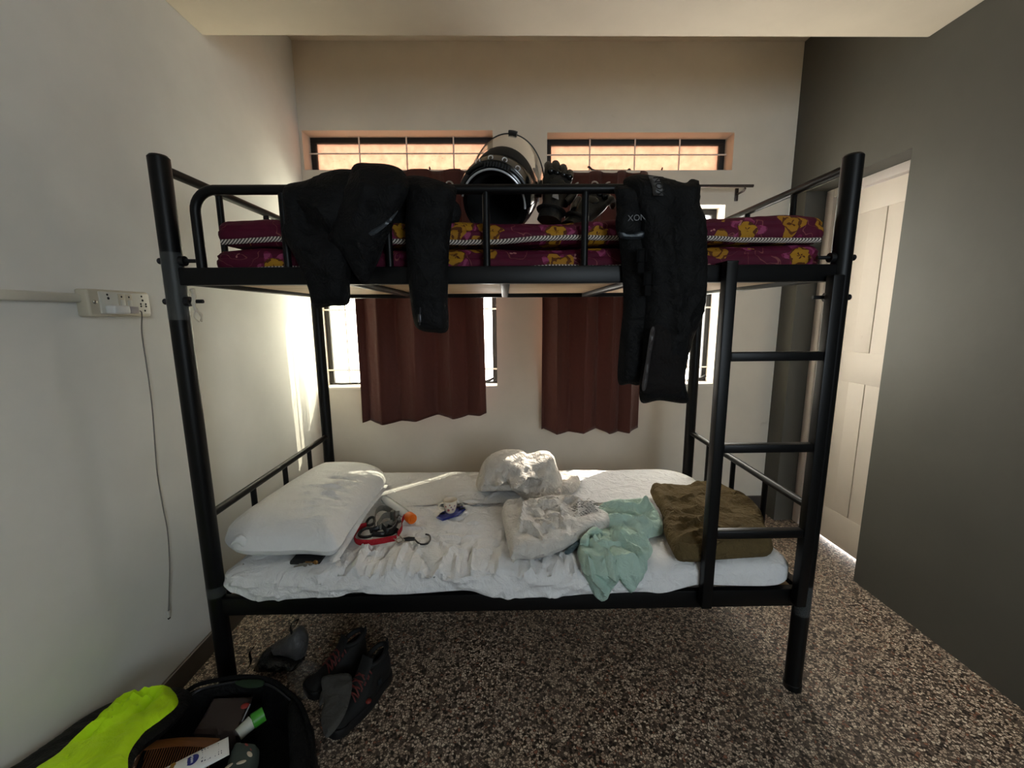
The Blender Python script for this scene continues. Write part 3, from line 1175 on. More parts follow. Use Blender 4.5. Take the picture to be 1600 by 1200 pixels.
tr = thing('trousers', (1.42, 0, 1.645), 'black riding trousers with lettered waistband hanging over the guard rail beside the ladder', 'trousers')
o1 = [(1.286,1.647),(1.303,1.67),(1.346,1.677),(1.409,1.665),(1.457,1.65),(1.478,1.662),(1.496,1.65),(1.497,1.587),(1.517,1.548),(1.527,1.453),(1.532,1.365),(1.527,1.292),(1.505,1.23),(1.489,1.159),(1.487,1.087),(1.502,1.04),(1.483,1.029),(1.413,1.039),(1.358,1.034),(1.351,1.104),(1.355,1.192),(1.352,1.312),(1.343,1.419),(1.328,1.523),(1.306,1.591)]
garment('leg', o1, drape(-.050), .040, .03, .055, [(.012, .012, (1.40, 1.50), (1.44, 1.30), (1.42, 1.12)), (-.012, .015, (1.50, 1.45), (1.48, 1.30), (1.52, 1.20)), (.012, .012, (1.52, 1.38), (1.47, 1.28), (1.46, 1.16)), (.012, .01, (1.45, 1.64), (1.52, 1.63), (1.56, 1.60)), (-.01, .01, (1.42, 1.66), (1.42, 1.55), (1.43, 1.45)), (.01, .01, (1.44, 1.24), (1.50, 1.16), (1.52, 1.10)), (.008, .008, (1.38, 1.055), (1.45, 1.05), (1.51, 1.055))], M_JACK2, tr, .009, s=8)
o2 = [(1.271,1.628),(1.309,1.635),(1.352,1.594),(1.376,1.456),(1.381,1.312),(1.379,1.2),(1.366,1.091),(1.326,1.086),(1.293,1.092),(1.293,1.201),(1.3,1.313),(1.293,1.421),(1.278,1.526)]
garment('leg', o2, drape(-.028), .028, .022, .04, [(.01, .012, (1.33, 1.45), (1.36, 1.3)), (-.01, .012, (1.34, 1.25), (1.37, 1.15))], M_JACK2, tr, .006, s=9)
o3 = [(1.257,1.63),(1.279,1.64),(1.322,1.64),(1.341,1.601),(1.337,1.543),(1.333,1.508),(1.302,1.501),(1.272,1.508),(1.263,1.543),(1.269,1.585)]
garment('waist_flap', o3, drape(-.055), .02, .02, .03, [(.008, .008, (1.33, 1.6), (1.37, 1.58))], M_JACK2, tr, .005, s=10)
o4 = [(1.272,1.517),(1.304,1.513),(1.338,1.518),(1.34,1.5),(1.307,1.496),(1.275,1.5)]
garment('lining_edge', o4, drape(-.062), .012, .012, .008, [], M_REFL, tr, .002, .006, s=11)
kp = [(1.368,1.255),(1.4,1.262),(1.441,1.223),(1.464,1.142),(1.461,1.074),(1.41,1.067),(1.342,1.075),(1.352,1.152),(1.363,1.214)]
garment('knee_panel', kp, drape(-.086), .010, .02, .03, [(.008, .010, (1.40, 1.18), (1.46, 1.14), (1.48, 1.08))], M_JACKB, tr, .005, s=12)
kp = [(1.36,1.25),(1.372,1.248),(1.363,1.17),(1.355,1.087),(1.342,1.087),(1.351,1.17)]
garment('reflective_strip', kp, drape(-.098), .004, .01, .004, [], plain('grey_reflective_tape', (52, 48, 48), .45), tr, .001, .006, s=13)
lb = [(1.342,1.656),(1.369,1.653),(1.379,1.601),(1.352,1.602)]
bm = puff(new(), lb, lambda a, b, w: Vector((a, -.093 + max(0, b - 1.625) * .55 - w, b)), .010, .015, .006, .006, None, 0, False)
lab = obj('logo_patch', bm, plain('grey_logo_patch', (92, 92, 94), .6), tr)
cx = sum(a for a, b in lb) / 4
cz = sum(b for a, b in lb) / 4
sl = math.hypot(1, .55)
M_PRINT = plain('black_print', (5, 5, 6), .8)
text_obj('lettering', 'NOX', .027, axes((cx, -.1095 + (cz - 1.625) * .55, cz - .006), (.1, -.55 / sl, -1 / sl), (1, 0, .1), (0, -1 / sl, .55 / sl)), M_PRINT, lab)
w2 = [(1.316,1.549),(1.31,1.582)]
text_obj('lettering', 'XON', .022, axes((w2[0][0], -.0765, w2[0][1]), (1, 0, .05), (-.05, 0, 1), (0, -1, 0)), M_REFL2, tr)
mk = [(1.328,1.642),(1.335,1.623),(1.264,1.548),(1.283,1.56)]
bm = box(new(), (mk[0][0], -.075, mk[1][1]), (mk[0][0] + .006, -.06, mk[0][1]), .001)
box(bm, (mk[0][0] + .009, -.075, mk[1][1]), (mk[0][0] + .011, -.06, mk[0][1]), .0005)
obj('print_marks', bm, M_REFL2, tr)
# buckles and straps on the inner side
for (u, v, s) in [(1.329,1.456),(1.347,1.397)] and [(*p, i) for i, p in enumerate([(1.329,1.448),(1.351,1.387)])]:
    bm = tube(new(), [(u - .012, -.088, v - .016), (u + .012, -.088, v - .016), (u + .012, -.088, v + .016), (u - .012, -.088, v + .016)], .0035, 8, True)
    box(bm, (u - .009, -.088, v - .045), (u + .009, -.080, v + .02), .002)
    obj('buckle', bm, plain('black_plastic_buckle', (5, 5, 6), .8, 0, .1, 30, 0, .15), tr)

# ================================================================== helmet lying on its back, chin towards the room
M_HELM = plain('gloss_black_shell', (8, 9, 10), .14, 0, .1)
M_HELMM = plain('satin_black_trim', (13, 14, 15), .45)
M_LINING = plain('black_helmet_lining', (4, 4, 5), .95)
M_CHROME = plain('pale_edge_trim', (205, 205, 208), .25, .3)
k = N('clear_visor')
_t = k.n('BsdfTransparent')
_g = k.n('BsdfGlossy')
_g.inputs['Roughness'].default_value = .08
_g.inputs['Color'].default_value = (.92, .90, .86, 1)
_m = k.n('MixShader', i_0=.62)
k.l(_t.outputs[0], _m.inputs[1])
k.l(_g.outputs[0], _m.inputs[2])
k.l(_m.outputs[0], k.out.inputs['Surface'])
M_VISOR = k.m
hm = thing('helmet', (.965, .2, 1.578), 'glossy black full face helmet lying on its back on the flowery mattress, visor up', 'helmet')
HC = Vector((.962, .2, 1.70))
HO = Vector((.958, .215, 1.700))
HR = Matrix.Rotation(math.radians(13), 4, 'Y') @ Matrix.Rotation(math.radians(-8), 4, 'Z') @ Matrix.Rotation(math.radians(33), 4, 'X') @ Matrix.Scale(.92, 4)


def hpt(p):
    q = HR @ (Vector(p) - HC) + HO
    return q


def hloft(sections, t0, t1, nt, thick=None, closed=False):
    """sections: (y, rx, rz_up, rz_dn, dz); angle runs from +x over the top"""
    bm = new()
    rows = []
    for (y, rx, ru, rd, dz) in sections:
        row = []
        for i in range(nt + (0 if closed else 1)):
            a = t0 + (t1 - t0) * i / nt
            s_ = math.sin(a)
            row.append(bm.verts.new(hpt((HC.x + rx * math.cos(a), y, HC.z + dz + (ru if s_ > 0 else rd) * s_))))
        rows.append(row)
    for A, B in zip(rows, rows[1:]):
        for i in range(len(A) if closed else len(A) - 1):
            j = (i + 1) % len(A)
            bm.faces.new((A[i], A[j], B[j], B[i]))
    return bm, rows


bm, rows = hloft([(.072, .100, .098, .10, -.008), (.066, .112, .108, .112, -.006), (.085, .120, .113, .117, -.004), (.13, .126, .116, .119, 0), (.19, .127, .112, .119, 0), (.25, .120, .102, .117, 0),
                  (.30, .104, .088, .108, -.004), (.34, .078, .066, .085, -.008), (.362, .045, .04, .05, -.01), (.37, .01, .01, .01, -.01)], 0, 2 * PI, 56, closed=True)
bm.faces.new(rows[-1])
obj('shell', bm, M_HELM, hm)
bm, rows = hloft([(.073, .1, .098, .10, -.008), (.10, .088, .086, .09, -.01), (.16, .085, .082, .09, -.01), (.26, .07, .06, .08, -.01)], 0, 2 * PI, 40, closed=True)
bm.faces.new(rows[-1])
obj('lining', bm, M_LINING, hm)
# chin bar wraps over the top of the neck opening and pushes forward
bm, rows = hloft([(.060, .104, .108, .1, -.004), (.040, .114, .120, .1, -.004), (.050, .126, .134, .1, 0), (.080, .131, .139, .1, 0), (.120, .130, .137, .1, 0), (.135, .124, .128, .1, 0)], .12, PI - .12, 40)
o = obj('chin_bar', bm, M_HELM, hm)
md = o.modifiers.new('thickness', 'SOLIDIFY')
md.thickness = .006
pts = [hpt((HC.x + .108 * math.cos(a), .043, HC.z - .004 + .112 * math.sin(a))) for a in [.1 + (PI - .2) * i / 40 for i in range(41)]]
obj('edge_trim', tube(new(), pts, .0032, 8), M_CHROME, hm)
# breath vents: four ringed ports and a ribbed centre grille on the chin bar
for i, a in enumerate((1.05, 1.42, 1.78, 2.12)):
    c = Vector((HC.x + .1285 * math.cos(a), .062, HC.z + .1365 * math.sin(a)))
    n = Vector((math.cos(a) * .62, -.62, math.sin(a) * .62)).normalized()
    e1 = n.cross(Vector((0, 1, 0))).normalized()
    e2 = n.cross(e1)
    pts = [hpt(c + n * .001 + (e1 * math.cos(q) + e2 * math.sin(q)) * .0075) for q in [2 * PI * j / 16 for j in range(16)]]
    obj('vent_ring', tube(new(), pts, .0017, 8, True), M_CHROME, hm)
bm = new()
for a in [1.28 + .075 * j for j in range(9)]:
    p0 = hpt((HC.x + .127 * math.cos(a), .043, HC.z + .130 * math.sin(a)))
    p1 = hpt((HC.x + .124 * math.cos(a), .036, HC.z + .119 * math.sin(a)))
    tube(bm, [p0, p1], .003, 6)
for s0, s1 in ((.72, 1.2), (1.95, 2.45)):
    pts = [hpt((HC.x + .126 * math.cos(a), .042, HC.z + .126 * math.sin(a))) for a in [s0 + (s1 - s0) * j / 10 for j in range(11)]]
    tube(bm, pts, .005, 8)
obj('chin_grille', bm, M_HELMM, hm)
# dark brow band and raised clear visor
bm, rows = hloft([(.136, .125, .128, .1, 0), (.150, .124, .142, .1, 0), (.170, .122, .150, .1, 0)], .25, PI - .25, 40)
obj('visor_seal', bm, M_HELMM, hm)
vs = [(.165, .128, .150, .1, 0), (.178, .132, .158, .1, 0), (.20, .135, .166, .1, 0), (.225, .136, .171, .1, 0), (.25, .135, .173, .1, 0)]
bm, rows = hloft(vs, .35, PI - .35, 44)
edge = [v.co.copy() for v in rows[-1]]
side = [[r[0].co.copy() for r in rows], [r[-1].co.copy() for r in rows]]
vis = obj('visor', bm, M_VISOR, hm)
bm = tube(new(), edge, .0022, 8)
obj('visor_edge', bm, M_HELMM, vis)
bm = new()
tube(bm, [hpt((HC.x + .112 * math.cos(a) * 1.0, .248, HC.z + .176 * math.sin(a))) for a in [PI / 2 - .13, PI / 2 - .06, PI / 2, PI / 2 + .06, PI / 2 + .13]], .007, 10, flat=(.008, .010), up=(0, 0, 1))
obj('visor_tab', bm, M_HELMM, vis)
for s in (-1, 1):
    c = hpt((HC.x + s * .124, .20, HC.z + .03))
    bm = tube(new(), [c - Vector((s * .004, 0, 0)), c + Vector((s * .008, 0, 0))], .026, 20)
    obj('pivot_cover', bm, M_HELMM, hm)

# ================================================================== gloves beside the helmet
M_GLOVE = plain('black_glove_leather', (8, 8, 8), .42, 0, .4, 60, .3)
M_KNUCK = plain('gloss_knuckle_guard', (12, 12, 13), .2)
M_PALE = plain('pale_print_patch', (200, 200, 205), .5)


def glove(base, fwd_, up_, label, curl, patch, mirror=1):
    """a limp riding glove: palm, cuff, four bent fingers of unequal length and a thumb from the palm's side"""
    f = Vector(fwd_).normalized()
    u_ = Vector(up_)
    u_ = (u_ - f * u_.dot(f)).normalized()
    s_ = f.cross(u_) * mirror
    B = Vector(base)
    P = lambda a, b, c: B + s_ * a * .95 + f * b * 1.08 + u_ * c * 1.25
    root = thing('glove', B, label, 'glove', 'riding gloves')
    bm = new()
    rings = [(-.075, .040, .024), (-.05, .036, .022), (-.02, .034, .020), (.01, .043, .022), (.04, .047, .022), (.062, .045, .019), (.074, .036, .012)]
    prev = None
    for b, ra, rc in rings:
        ring = [bm.verts.new(P(ra * math.cos(q), b, rc * math.sin(q) + .003 * fbm(q, b * 30, curl))) for q in [2 * PI * j / 20 for j in range(20)]]
        if prev:
            for j in range(20):
                bm.faces.new((prev[j], prev[(j + 1) % 20], ring[(j + 1) % 20], ring[j]))
        else:
            bm.faces.new(ring[::-1])
        prev = ring
    bm.faces.new(prev)
    obj('palm', bm, M_GLOVE, root)
    for a, ln, r, cu in ((-.034, .056, .0135, 1.6), (-.012, .068, .0145, 1.4), (.012, .064, .0145, 1.5), (.034, .050, .0130, 1.7)):
        pts = []
        p = (0.062, .002)
        ang = .15
        pts.append(P(a * .9, p[0] - .015, p[1]))
        for j in range(8):
            pts.append(P(a * (1 + .02 * j), p[0], p[1]))
            ang -= curl * cu / 8
            p = (p[0] + ln / 7 * math.cos(ang), p[1] + ln / 7 * math.sin(ang))
        obj('finger', tube(new(), spline(pts, 3), [r * (1 - .25 * (i / (len(pts) * 3 - 2)) ** 2) if i < len(pts) * 3 - 4 else r * .6 for i in range(len(pts) * 3 - 2)], 12), M_GLOVE, root)
    pts = [P(.036, -.01, 0), P(.052, .012, -.004), P(.064, .036, -.008), P(.066, .058, -.014)]
    obj('thumb', tube(new(), spline(pts, 4), [.015, .015, .015, .0145, .014, .014, .0135, .013, .0125, .012, .011, .009, .006], 12), M_GLOVE, root)
    bm = new()
    for a in (-.03, -.01, .012, .032):
        ball(bm, P(a, .058, .018), .011, 12, 8)
    ball(bm, P(0, .03, .019), (.026, .018, .006), 14, 8, Matrix(((s_.x, f.x, u_.x, 0), (s_.y, f.y, u_.y, 0), (s_.z, f.z, u_.z, 0), (0, 0, 0, 1))))
    obj('knuckle_guard', bm, M_KNUCK, root)
    obj('cuff_strap', tube(new(), [P(.039 * math.cos(q), -.045, .0245 * math.sin(q)) for q in [2 * PI * j / 20 for j in range(20)]], .004, 8, True, flat=(.004, .010), up=f), M_GLOVE, root)
    if patch:
        bm = new()
        v = [bm.verts.new(P(*q)) for q in ((-.012, -.02, .0235), (.010, -.022, .0235), (.004, -.004, .0245), (.012, .006, .0235), (-.002, .004, .0245), (-.008, .018, .024))]
        bm.faces.new(v)
        r = bmesh.ops.extrude_face_region(bm, geom=list(bm.faces))
        for e in r['geom']:
            if isinstance(e, bmesh.types.BMVert):
                e.co += u_ * .002
        obj('pale_patch', bm, M_PALE, root)
    return root


glove((1.110, .09, 1.648), (.22, .30, 1), (.15, -1, .2), 'black leather glove standing fingers up against the helmet', .9, True, 1)
glove((1.212, .11, 1.607), (.55, .35, .62), (-.25, -.9, .55), 'black leather glove slumped on the mattress, farther from the helmet', 1.3, False, -1)



# ================================================================== things on the lower bunk
ZB = .481


def onbed(z0, y_edge=-.02):
    """lie on the sheet; past the front edge of the mattress turn down over its side"""
    def f(a, b, w):
        if b >= y_edge:
            return Vector((a, b, z0 + w))
        e = y_edge - b                                # length past the edge: hangs down and fans out a little
        drop = .655 * e * (1 + .9 * e)
        return Vector((a + (a - .957) * drop * 1.236, y_edge - .012 - w, ZB - drop))
    return f


def rand_creases(seed, n, xr, yr, h, wd, ln):
    r = random.Random(seed)
    o = []
    for _ in range(n):
        x, y = r.uniform(*xr), r.uniform(*yr)
        a = r.uniform(0, PI)
        q = r.uniform(.4, 1) * ln
        bend = r.uniform(-.6, .6)
        o.append((r.uniform(.4, 1) * h * r.choice((1, 1, -1)), r.uniform(.7, 1.4) * wd, (x, y), (x + q * math.cos(a) * .5, y + q * math.sin(a) * .5),
                  (x + q * (math.cos(a) * .5 + math.cos(a + bend) * .5), y + q * (math.sin(a) * .5 + math.sin(a + bend) * .5))))
    return o


# crumpled white bedsheet heap at the back
M_HEAP = cloth('white_crumpled_cotton', (212, 205, 196), 700, 20, .7, .85, .06)
bm = new()
out = [(0.811,0.51),(0.826,0.566),(0.859,0.632),(0.935,0.67),(1.025,0.669),(1.062,0.651),(1.126,0.665),(1.173,0.649),(1.191,0.594),(1.215,0.542),(1.218,0.492),(1.186,0.449),(1.127,0.444),(1.062,0.451),(1.015,0.47),(0.98,0.489),(0.892,0.488),(0.833,0.488)]
cf = creases(rand_creases(5, 40, (.82, 1.25), (.48, .70), .035, .011, .16) + [(.03, .014, (.84, .55), (.95, .575), (1.05, .59), (1.15, .60)), (-.03, .012, (.86, .535), (1.0, .55), (1.1, .565)),
             (.025, .012, (1.02, .70), (1.06, .66), (1.05, .61)), (-.02, .01, (1.10, .67), (1.16, .64), (1.2, .62))])
puff(bm, out, lambda a, b, w: Vector((a, .60 - w, max(b, ZB + .004))), .12, .13, .10, .010, lambda a, b: cf(a, b) + .030 * fbm(a * 7, b * 9, 3) - .022 * crumple(a, b, 13, 2) * (1 if b < .62 else .4))
out = [(1.218,0.759),(1.29,0.739),(1.317,0.689),(1.289,0.582),(1.235,0.526),(1.177,0.528),(1.173,0.646)]
puff(bm, out, lambda a, b, w: Vector((a, b, max(.488 + w, ZB + .003))), .03, .004, .03, .010, lambda a, b: .012 * fbm(a * 30, b * 30, 5))
out = [(0.998,0.576),(1.103,0.617),(1.196,0.585),(1.203,0.5),(1.151,0.45),(1.093,0.414),(1.05,0.44),(1.02,0.506)]
cf2 = creases(rand_creases(9, 16, (1.0, 1.22), (.44, .62), .014, .008, .09))
puff(bm, out, lambda a, b, w: Vector((a, b, max(.488 + w, ZB + .003))), .05, .004, .05, .009, lambda a, b: cf2(a, b) - .016 * crumple(a, b, 22, 5) + .012 * fbm(a * 18, b * 18, 6))
tag(obj('crumpled_sheet', bm, M_HEAP), 'heap of crumpled white cloth at the back of the lower bunk', 'cloth')

# white paper bag with print, half under the towel
k = N('thin_white_bag')
k.color(k.mix(k.noise(14, 4), lin((198, 192, 184)), lin((216, 213, 208))))
k.set(Roughness=.5)
b1 = k.bump(k.noise(32, 5, .6, None, 1.0), .8, .02)
M_BAG = k.m
M_INK = plain('dark_ink', (52, 52, 56), .6)
bag = thing('paper_bag', (1.13, .25, ZB), 'crinkled thin white bag with dark print lying beside the mint towel', 'bag')
out = [(0.935,0.31),(0.951,0.372),(1.009,0.37),(1.113,0.404),(1.233,0.419),(1.282,0.362),(1.33,0.281),(1.358,0.223),(1.325,0.175),(1.237,0.123),(1.17,0.065),(1.104,0.024),(1.043,-0.001),(0.997,0),(0.971,-0.035),(0.963,0.024),(0.948,0.158)]
BC = creases([(.016, .007, (.99, .36), (1.02, .25), (1.0, .10)), (.014, .007, (1.0, .30), (1.08, .20), (1.17, .12)), (-.014, .009, (1.03, .30), (1.12, .26), (1.2, .2)), (.012, .007, (1.2, .38), (1.24, .30), (1.22, .2)),
              (.010, .006, (1.05, .35), (1.1, .30), (1.16, .30)), (-.01, .007, (1.1, .36), (1.18, .33)), (.010, .006, (1.24, .3), (1.3, .26)), (.012, .007, (.99, .14), (1.05, .10), (1.08, .04))] + rand_creases(21, 22, (.98, 1.3), (.05, .4), .013, .007, .10))
BM = lambda a, b, w: Vector((a, b, max(.514 + w, ZB + .004)))
b_relief = lambda a, b: BC(a, b) * 1.2 - .012 * crumple(a, b, 14, 7) * (1 - math.exp(-((a - 1.25) ** 2 + (b - .24) ** 2) / .006)) + .012 * fbm(a * 12, b * 12, 8)
obj('bag_body', puff(new(), out, BM, .042, .033, .055, .009, b_relief), M_BAG, bag)
bm = new()
r = random.Random(4)
# rows of tiny unreadable print near the far right corner
for col in range(9):
    for row in range(10):
        if r.random() < .18:
            continue
        u, v = col * .0125, row * .0095
        x, y = 1.195 + u * .92 + v * .45, .235 + u * .5 - v * .62 + .02
        h = .5145 + .042 + b_relief(x, y) + .0012
        ln = r.uniform(.003, .0085)
        c = Vector((x, y, h))
        d = Vector((.45, -.62, 0)).normalized() * ln * .5
        e = Vector((.88, .48, 0)) * (.0018 if col not in (2, 3) else .003)
        vv = [bm.verts.new(c + s1 * d + s2 * e + Vector((0, 0, q))) for q in (0, .0006) for s1, s2 in ((-1, -1), (1, -1), (1, 1), (-1, 1))]
        for f in ((0, 1, 2, 3), (4, 5, 6, 7), (0, 1, 5, 4), (1, 2, 6, 5), (2, 3, 7, 6), (3, 0, 4, 7)):
            bm.faces.new([vv[i] for i in f])
obj('print', bm, M_INK, bag)

# mint towel
M_MINT = cloth('mint_green_towel', (178, 204, 192), 420, 22, .4, .95, .12)
bm = new()
cfA = creases([(.022, .014, (1.32, .33), (1.42, .30), (1.54, .30)), (-.02, .012, (1.30, .27), (1.40, .25), (1.50, .24)), (.02, .013, (1.28, .24), (1.38, .20), (1.47, .19)), (.02, .010, (1.50, .32), (1.54, .24), (1.53, .16)), (-.014, .01, (1.40, .17), (1.46, .12))])
out = [(1.323,0.338),(1.399,0.4),(1.526,0.415),(1.564,0.365),(1.559,0.25),(1.533,0.168),(1.469,0.134),(1.433,0.109),(1.381,0.145),(1.335,0.174),(1.312,0.222)]
puff(bm, out, onbed(.492), .045, .010, .05, .009, lambda a, b: cfA(a, b) - .014 * crumple(a * .5, b, 16, 1) + .010 * fbm(a * 12, b * 12, 2))
cfB = creases([(.020, .010, (1.20, .02), (1.24, -.08), (1.25, -.2)), (.018, .009, (1.25, .06), (1.29, -.03), (1.30, -.12)), (-.014, .010, (1.22, .0), (1.27, -.12)), (.014, .01, (1.22, .08), (1.28, .06), (1.34, .05))])
out = [(1.199,0.073),(1.233,0.139),(1.285,0.182),(1.347,0.194),(1.388,0.126),(1.356,0.03),(1.292,-0.082),(1.242,-0.156),(1.222,-0.164),(1.209,-0.144),(1.2,-0.064),(1.193,0.012)]
puff(bm, out, onbed(.490), .028, .006, .03, .009, lambda a, b: 1.3 * cfB(a, b) - .008 * crumple(a, b * .4, 20, 3) + .006 * fbm(a * 14, b * 14, 4))
cfC = creases([(.022, .009, (1.33, .10), (1.40, -.02), (1.43, -.14)), (.018, .010, (1.36, .10), (1.45, .02), (1.50, -.03)), (-.016, .010, (1.35, .05), (1.41, -.06)), (.014, .008, (1.42, .1), (1.50, .04))])
out = [(1.33,0.172),(1.377,0.189),(1.418,0.147),(1.44,0.116),(1.455,0.066),(1.439,0.02),(1.387,-0.049),(1.325,-0.132),(1.312,-0.117),(1.299,-0.053),(1.296,0.032)]
puff(bm, out, onbed(.500), .026, .012, .025, .009, lambda a, b: 1.3 * cfC(a, b) - .008 * crumple(a, b * .4, 20, 6) + .006 * fbm(a * 14, b * 14, 7))
# twisted roll between the two halves, with a darker frayed end
pts = [(v[0], v[1], .515 + .012 * math.sin(i * 1.3)) for i, v in enumerate([(1.217,0.056),(1.24,0.105),(1.279,0.139),(1.305,0.13),(1.306,0.095),(1.278,0.07),(1.253,0.079)])]
tube(bm, spline(pts, 5), [.012 + .004 * math.sin(i * .9) for i in range(31)], 10)
towel = tag(obj('towel', bm, M_MINT), 'crumpled mint green towel with a corner hanging over the front of the lower bunk', 'towel')
pts = [(v[0], v[1], .497) for v in [(1.154,0.04),(1.175,0.063),(1.202,0.095),(1.231,0.129)]]
obj('tie_end', tube(new(), spline(pts, 4), [.006, .008, .009, .010, .011, .010, .009, .011, .012, .011, .010, .010, .009], 8), cloth('grey_green_tie', (88, 104, 110), 400, 40, .5), towel)

# folded olive blanket
M_OLIVE = cloth('olive_brown_wool', (102, 86, 56), 260, 26, .5, .97, .3)
bm = new()
out = [(1.603,0.511),(1.683,0.501),(1.755,0.499),(1.825,0.539),(1.911,0.522),(1.925,0.46),(1.942,0.42),(1.963,0.369),(1.953,0.256),(1.904,0.149),(1.85,0.023),(1.776,0.002),(1.665,-0.006),(1.579,-0.019),(1.513,-0.006),(1.514,0.056),(1.528,0.15),(1.574,0.3)]
cfO = creases([(.012, .010, (1.60, .36), (1.68, .33), (1.76, .37)), (-.016, .007, (1.66, .34), (1.72, .345), (1.78, .385)), (.012, .010, (1.56, .10), (1.64, .14), (1.74, .20)), (.010, .009, (1.55, .18), (1.62, .15), (1.70, .08)),
               (.010, .008, (1.54, .03), (1.62, .06), (1.70, .05)), (-.010, .008, (1.58, .25), (1.66, .20)), (.008, .010, (1.68, .0), (1.78, .03), (1.86, .03)), (.010, .012, (1.60, .22), (1.70, .25), (1.80, .22)), (-.008, .006, (1.53, .015), (1.70, -.005), (1.88, .0))])
puff(bm, out, lambda a, b, w: Vector((a, b, max(.508 + w, ZB + .003))), .046, .028, .030, .010, lambda a, b: 1.3 * cfO(a, b) - .010 * crumple(a, b, 8, 3) + .009 * fbm(a * 9, b * 9, 6))
tag(obj('folded_blanket', bm, M_OLIVE), 'folded olive brown blanket behind the ladder on the lower bunk', 'blanket')

# cup on a blue and white sachet
M_CHINA = plain('cream_china', (226, 212, 190), .25, 0, .06)
M_DOT = plain('pink_dot_glaze', (176, 92, 84), .3)
cc = [(0.723,0.362)][0]
pk = thing('snack_sachet', (cc[0], cc[1], ZB), 'small blue and white sachet under the spotted cup', 'packet')
sq = [(0.669,0.32),(0.685,0.369),(0.764,0.425),(0.784,0.389),(0.758,0.333),(0.701,0.292)]
obj('sachet_body', puff(new(), sq, lambda a, b, w: Vector((a, b, .489 + w)), .004, .003, .01, .006, lambda a, b: .002 * fbm(a * 60, b * 60, 1), 0, False), plain('blue_sachet_foil', (34, 46, 128), .3, .1), pk)
M_WPRINT = plain('white_print', (214, 216, 226), .4)
for (u, v, s) in ((-.030, -.018, .010), (.046, .022, .013), (.030, .036, .008)):
    c = Vector((cc[0] + u, cc[1] + v, .4955))
    bm = new()
    vv = [bm.verts.new(c + Vector((s * a, s * b * .6 + s * a * .35, 0))) for a, b in ((-1, -1), (1, -.8), (.9, .9), (-.8, 1))]
    bm.faces.new(vv)
    bmesh.ops.solidify(bm, geom=list(bm.faces), thickness=.001)
    obj('white_patch', bm, M_WPRINT, pk)
cup = thing('cup', (cc[0], cc[1], .494), 'small cream cup with pink spots standing on the blue sachet', 'cup')
CM = Matrix.Translation((cc[0], cc[1], .4935))
obj('cup_body', lathe(new(), [(0, 0), (.017, 0), (.019, .003), (.024, .016), (.0275, .038), (.029, .052), (.0275, .0535), (.0262, .050), (.0245, .036), (.021, .016), (.015, .006), (0, .005)], 32, CM), M_CHINA, cup)
pts = [(cc[0] - .024 - .022 * math.sin(a), cc[1] - .010, .4935 + .028 - .016 * math.cos(a)) for a in [PI * i / 12 for i in range(13)]]
obj('handle', tube(new(), pts, .0034, 8), M_CHINA, cup)
for i, (a, z, r_) in enumerate(((-1.75, .018, .0055), (-1.3, .031, .0035), (-2.15, .033, .0035), (-1.05, .02, .0045), (-1.5, .041, .003), (-.75, .034, .004))):
    rr = .0228 + (z / .052) * .0072
    M = Matrix.Translation((cc[0] + rr * math.cos(a), cc[1] + rr * math.sin(a), .4935 + z)) @ Matrix.Rotation(a, 4, 'Z')
    bm = new()
    bmesh.ops.create_uvsphere(bm, u_segments=12, v_segments=8, radius=1, matrix=M @ Matrix.Diagonal((.0012, r_, r_, 1)))
    obj('spot', bm, M_DOT if i % 2 == 0 else plain('mauve_dot_glaze', (150, 120, 130), .3), cup)

# clear bottle with an orange cap
k = N('clear_plastic_bottle')
k.set(Roughness=.12, Alpha=.42)
k.color(lin((224, 228, 230)))
M_CLEAR = k.m
ba, bb = [Vector((*p, .502)) for p in [(0.421,0.472),(0.582,0.287)]]
bt = thing('bottle', (ba.x, ba.y, ZB), 'clear plastic bottle with an orange cap lying against the white pillow', 'bottle')
ax_ = (bb - ba).normalized()
e1 = ax_.cross(Vector((0, 0, 1))).normalized()
LN = (bb - ba).length
BMx = axes(ba, e1, e1.cross(ax_) * -1, ax_)
obj('bottle_body', lathe(new(), [(0, 0), (.016, 0), (.019, .004), (.019, LN * .25), (.0175, LN * .3), (.019, LN * .35), (.019, LN * .72), (.014, LN * .86), (.012, LN * .93)], 24, BMx), M_CLEAR, bt)
bm = lathe(new(), [(.012, LN * .86), (.019, LN * .87), (.0205, LN * .9), (.0205, LN), (.0185, LN + .004), (.012, LN + .003), (.011, LN + .007), (0, LN + .007)], 24, BMx)
obj('cap', bm, plain('orange_plastic_cap', (232, 112, 24), .35), bt)

# luggage strap: red webbing, black hook, steel buckle
M_RED = cloth('red_webbing', (168, 30, 42), 500, 40, .2, .7, .2)
M_BLKP = plain('black_plastic', (18, 18, 19), .4)
M_GRYW = cloth('grey_elastic_webbing', (120, 118, 112), 500, 40, .3, .8, .2)
Z = lambda pts, z: [(p[0], p[1], z) for p in pts]
st = thing('luggage_strap', (.50, .08, ZB), 'red webbing luggage strap with a black wire hook on the white sheet', 'strap')
pth = spline(Z([(0.413,0.256),(0.391,0.242),(0.391,0.194),(0.401,0.158),(0.423,0.135),(0.461,0.13),(0.503,0.141),(0.537,0.154),(0.554,0.158)], .494), 5)
obj('webbing', tube(new(), pth, 1, 10, False, True, (.0115, .0016), (0, 0, 1)), M_RED, st)
pth = spline(Z([(0.556,0.169),(0.559,0.216),(0.547,0.266),(0.547,0.308)], .503), 5)
obj('webbing', tube(new(), pth, 1, 10, False, True, (.011, .0016), (0, 0, 1)), M_RED, st)
bp = [(0.543,0.176),(0.576,0.135)]
bm = new()
c0, c1 = Vector((*bp[0], .494)), Vector((*bp[1], .494))
dd = (c1 - c0).normalized()
ee = Vector((-dd.y, dd.x, 0))
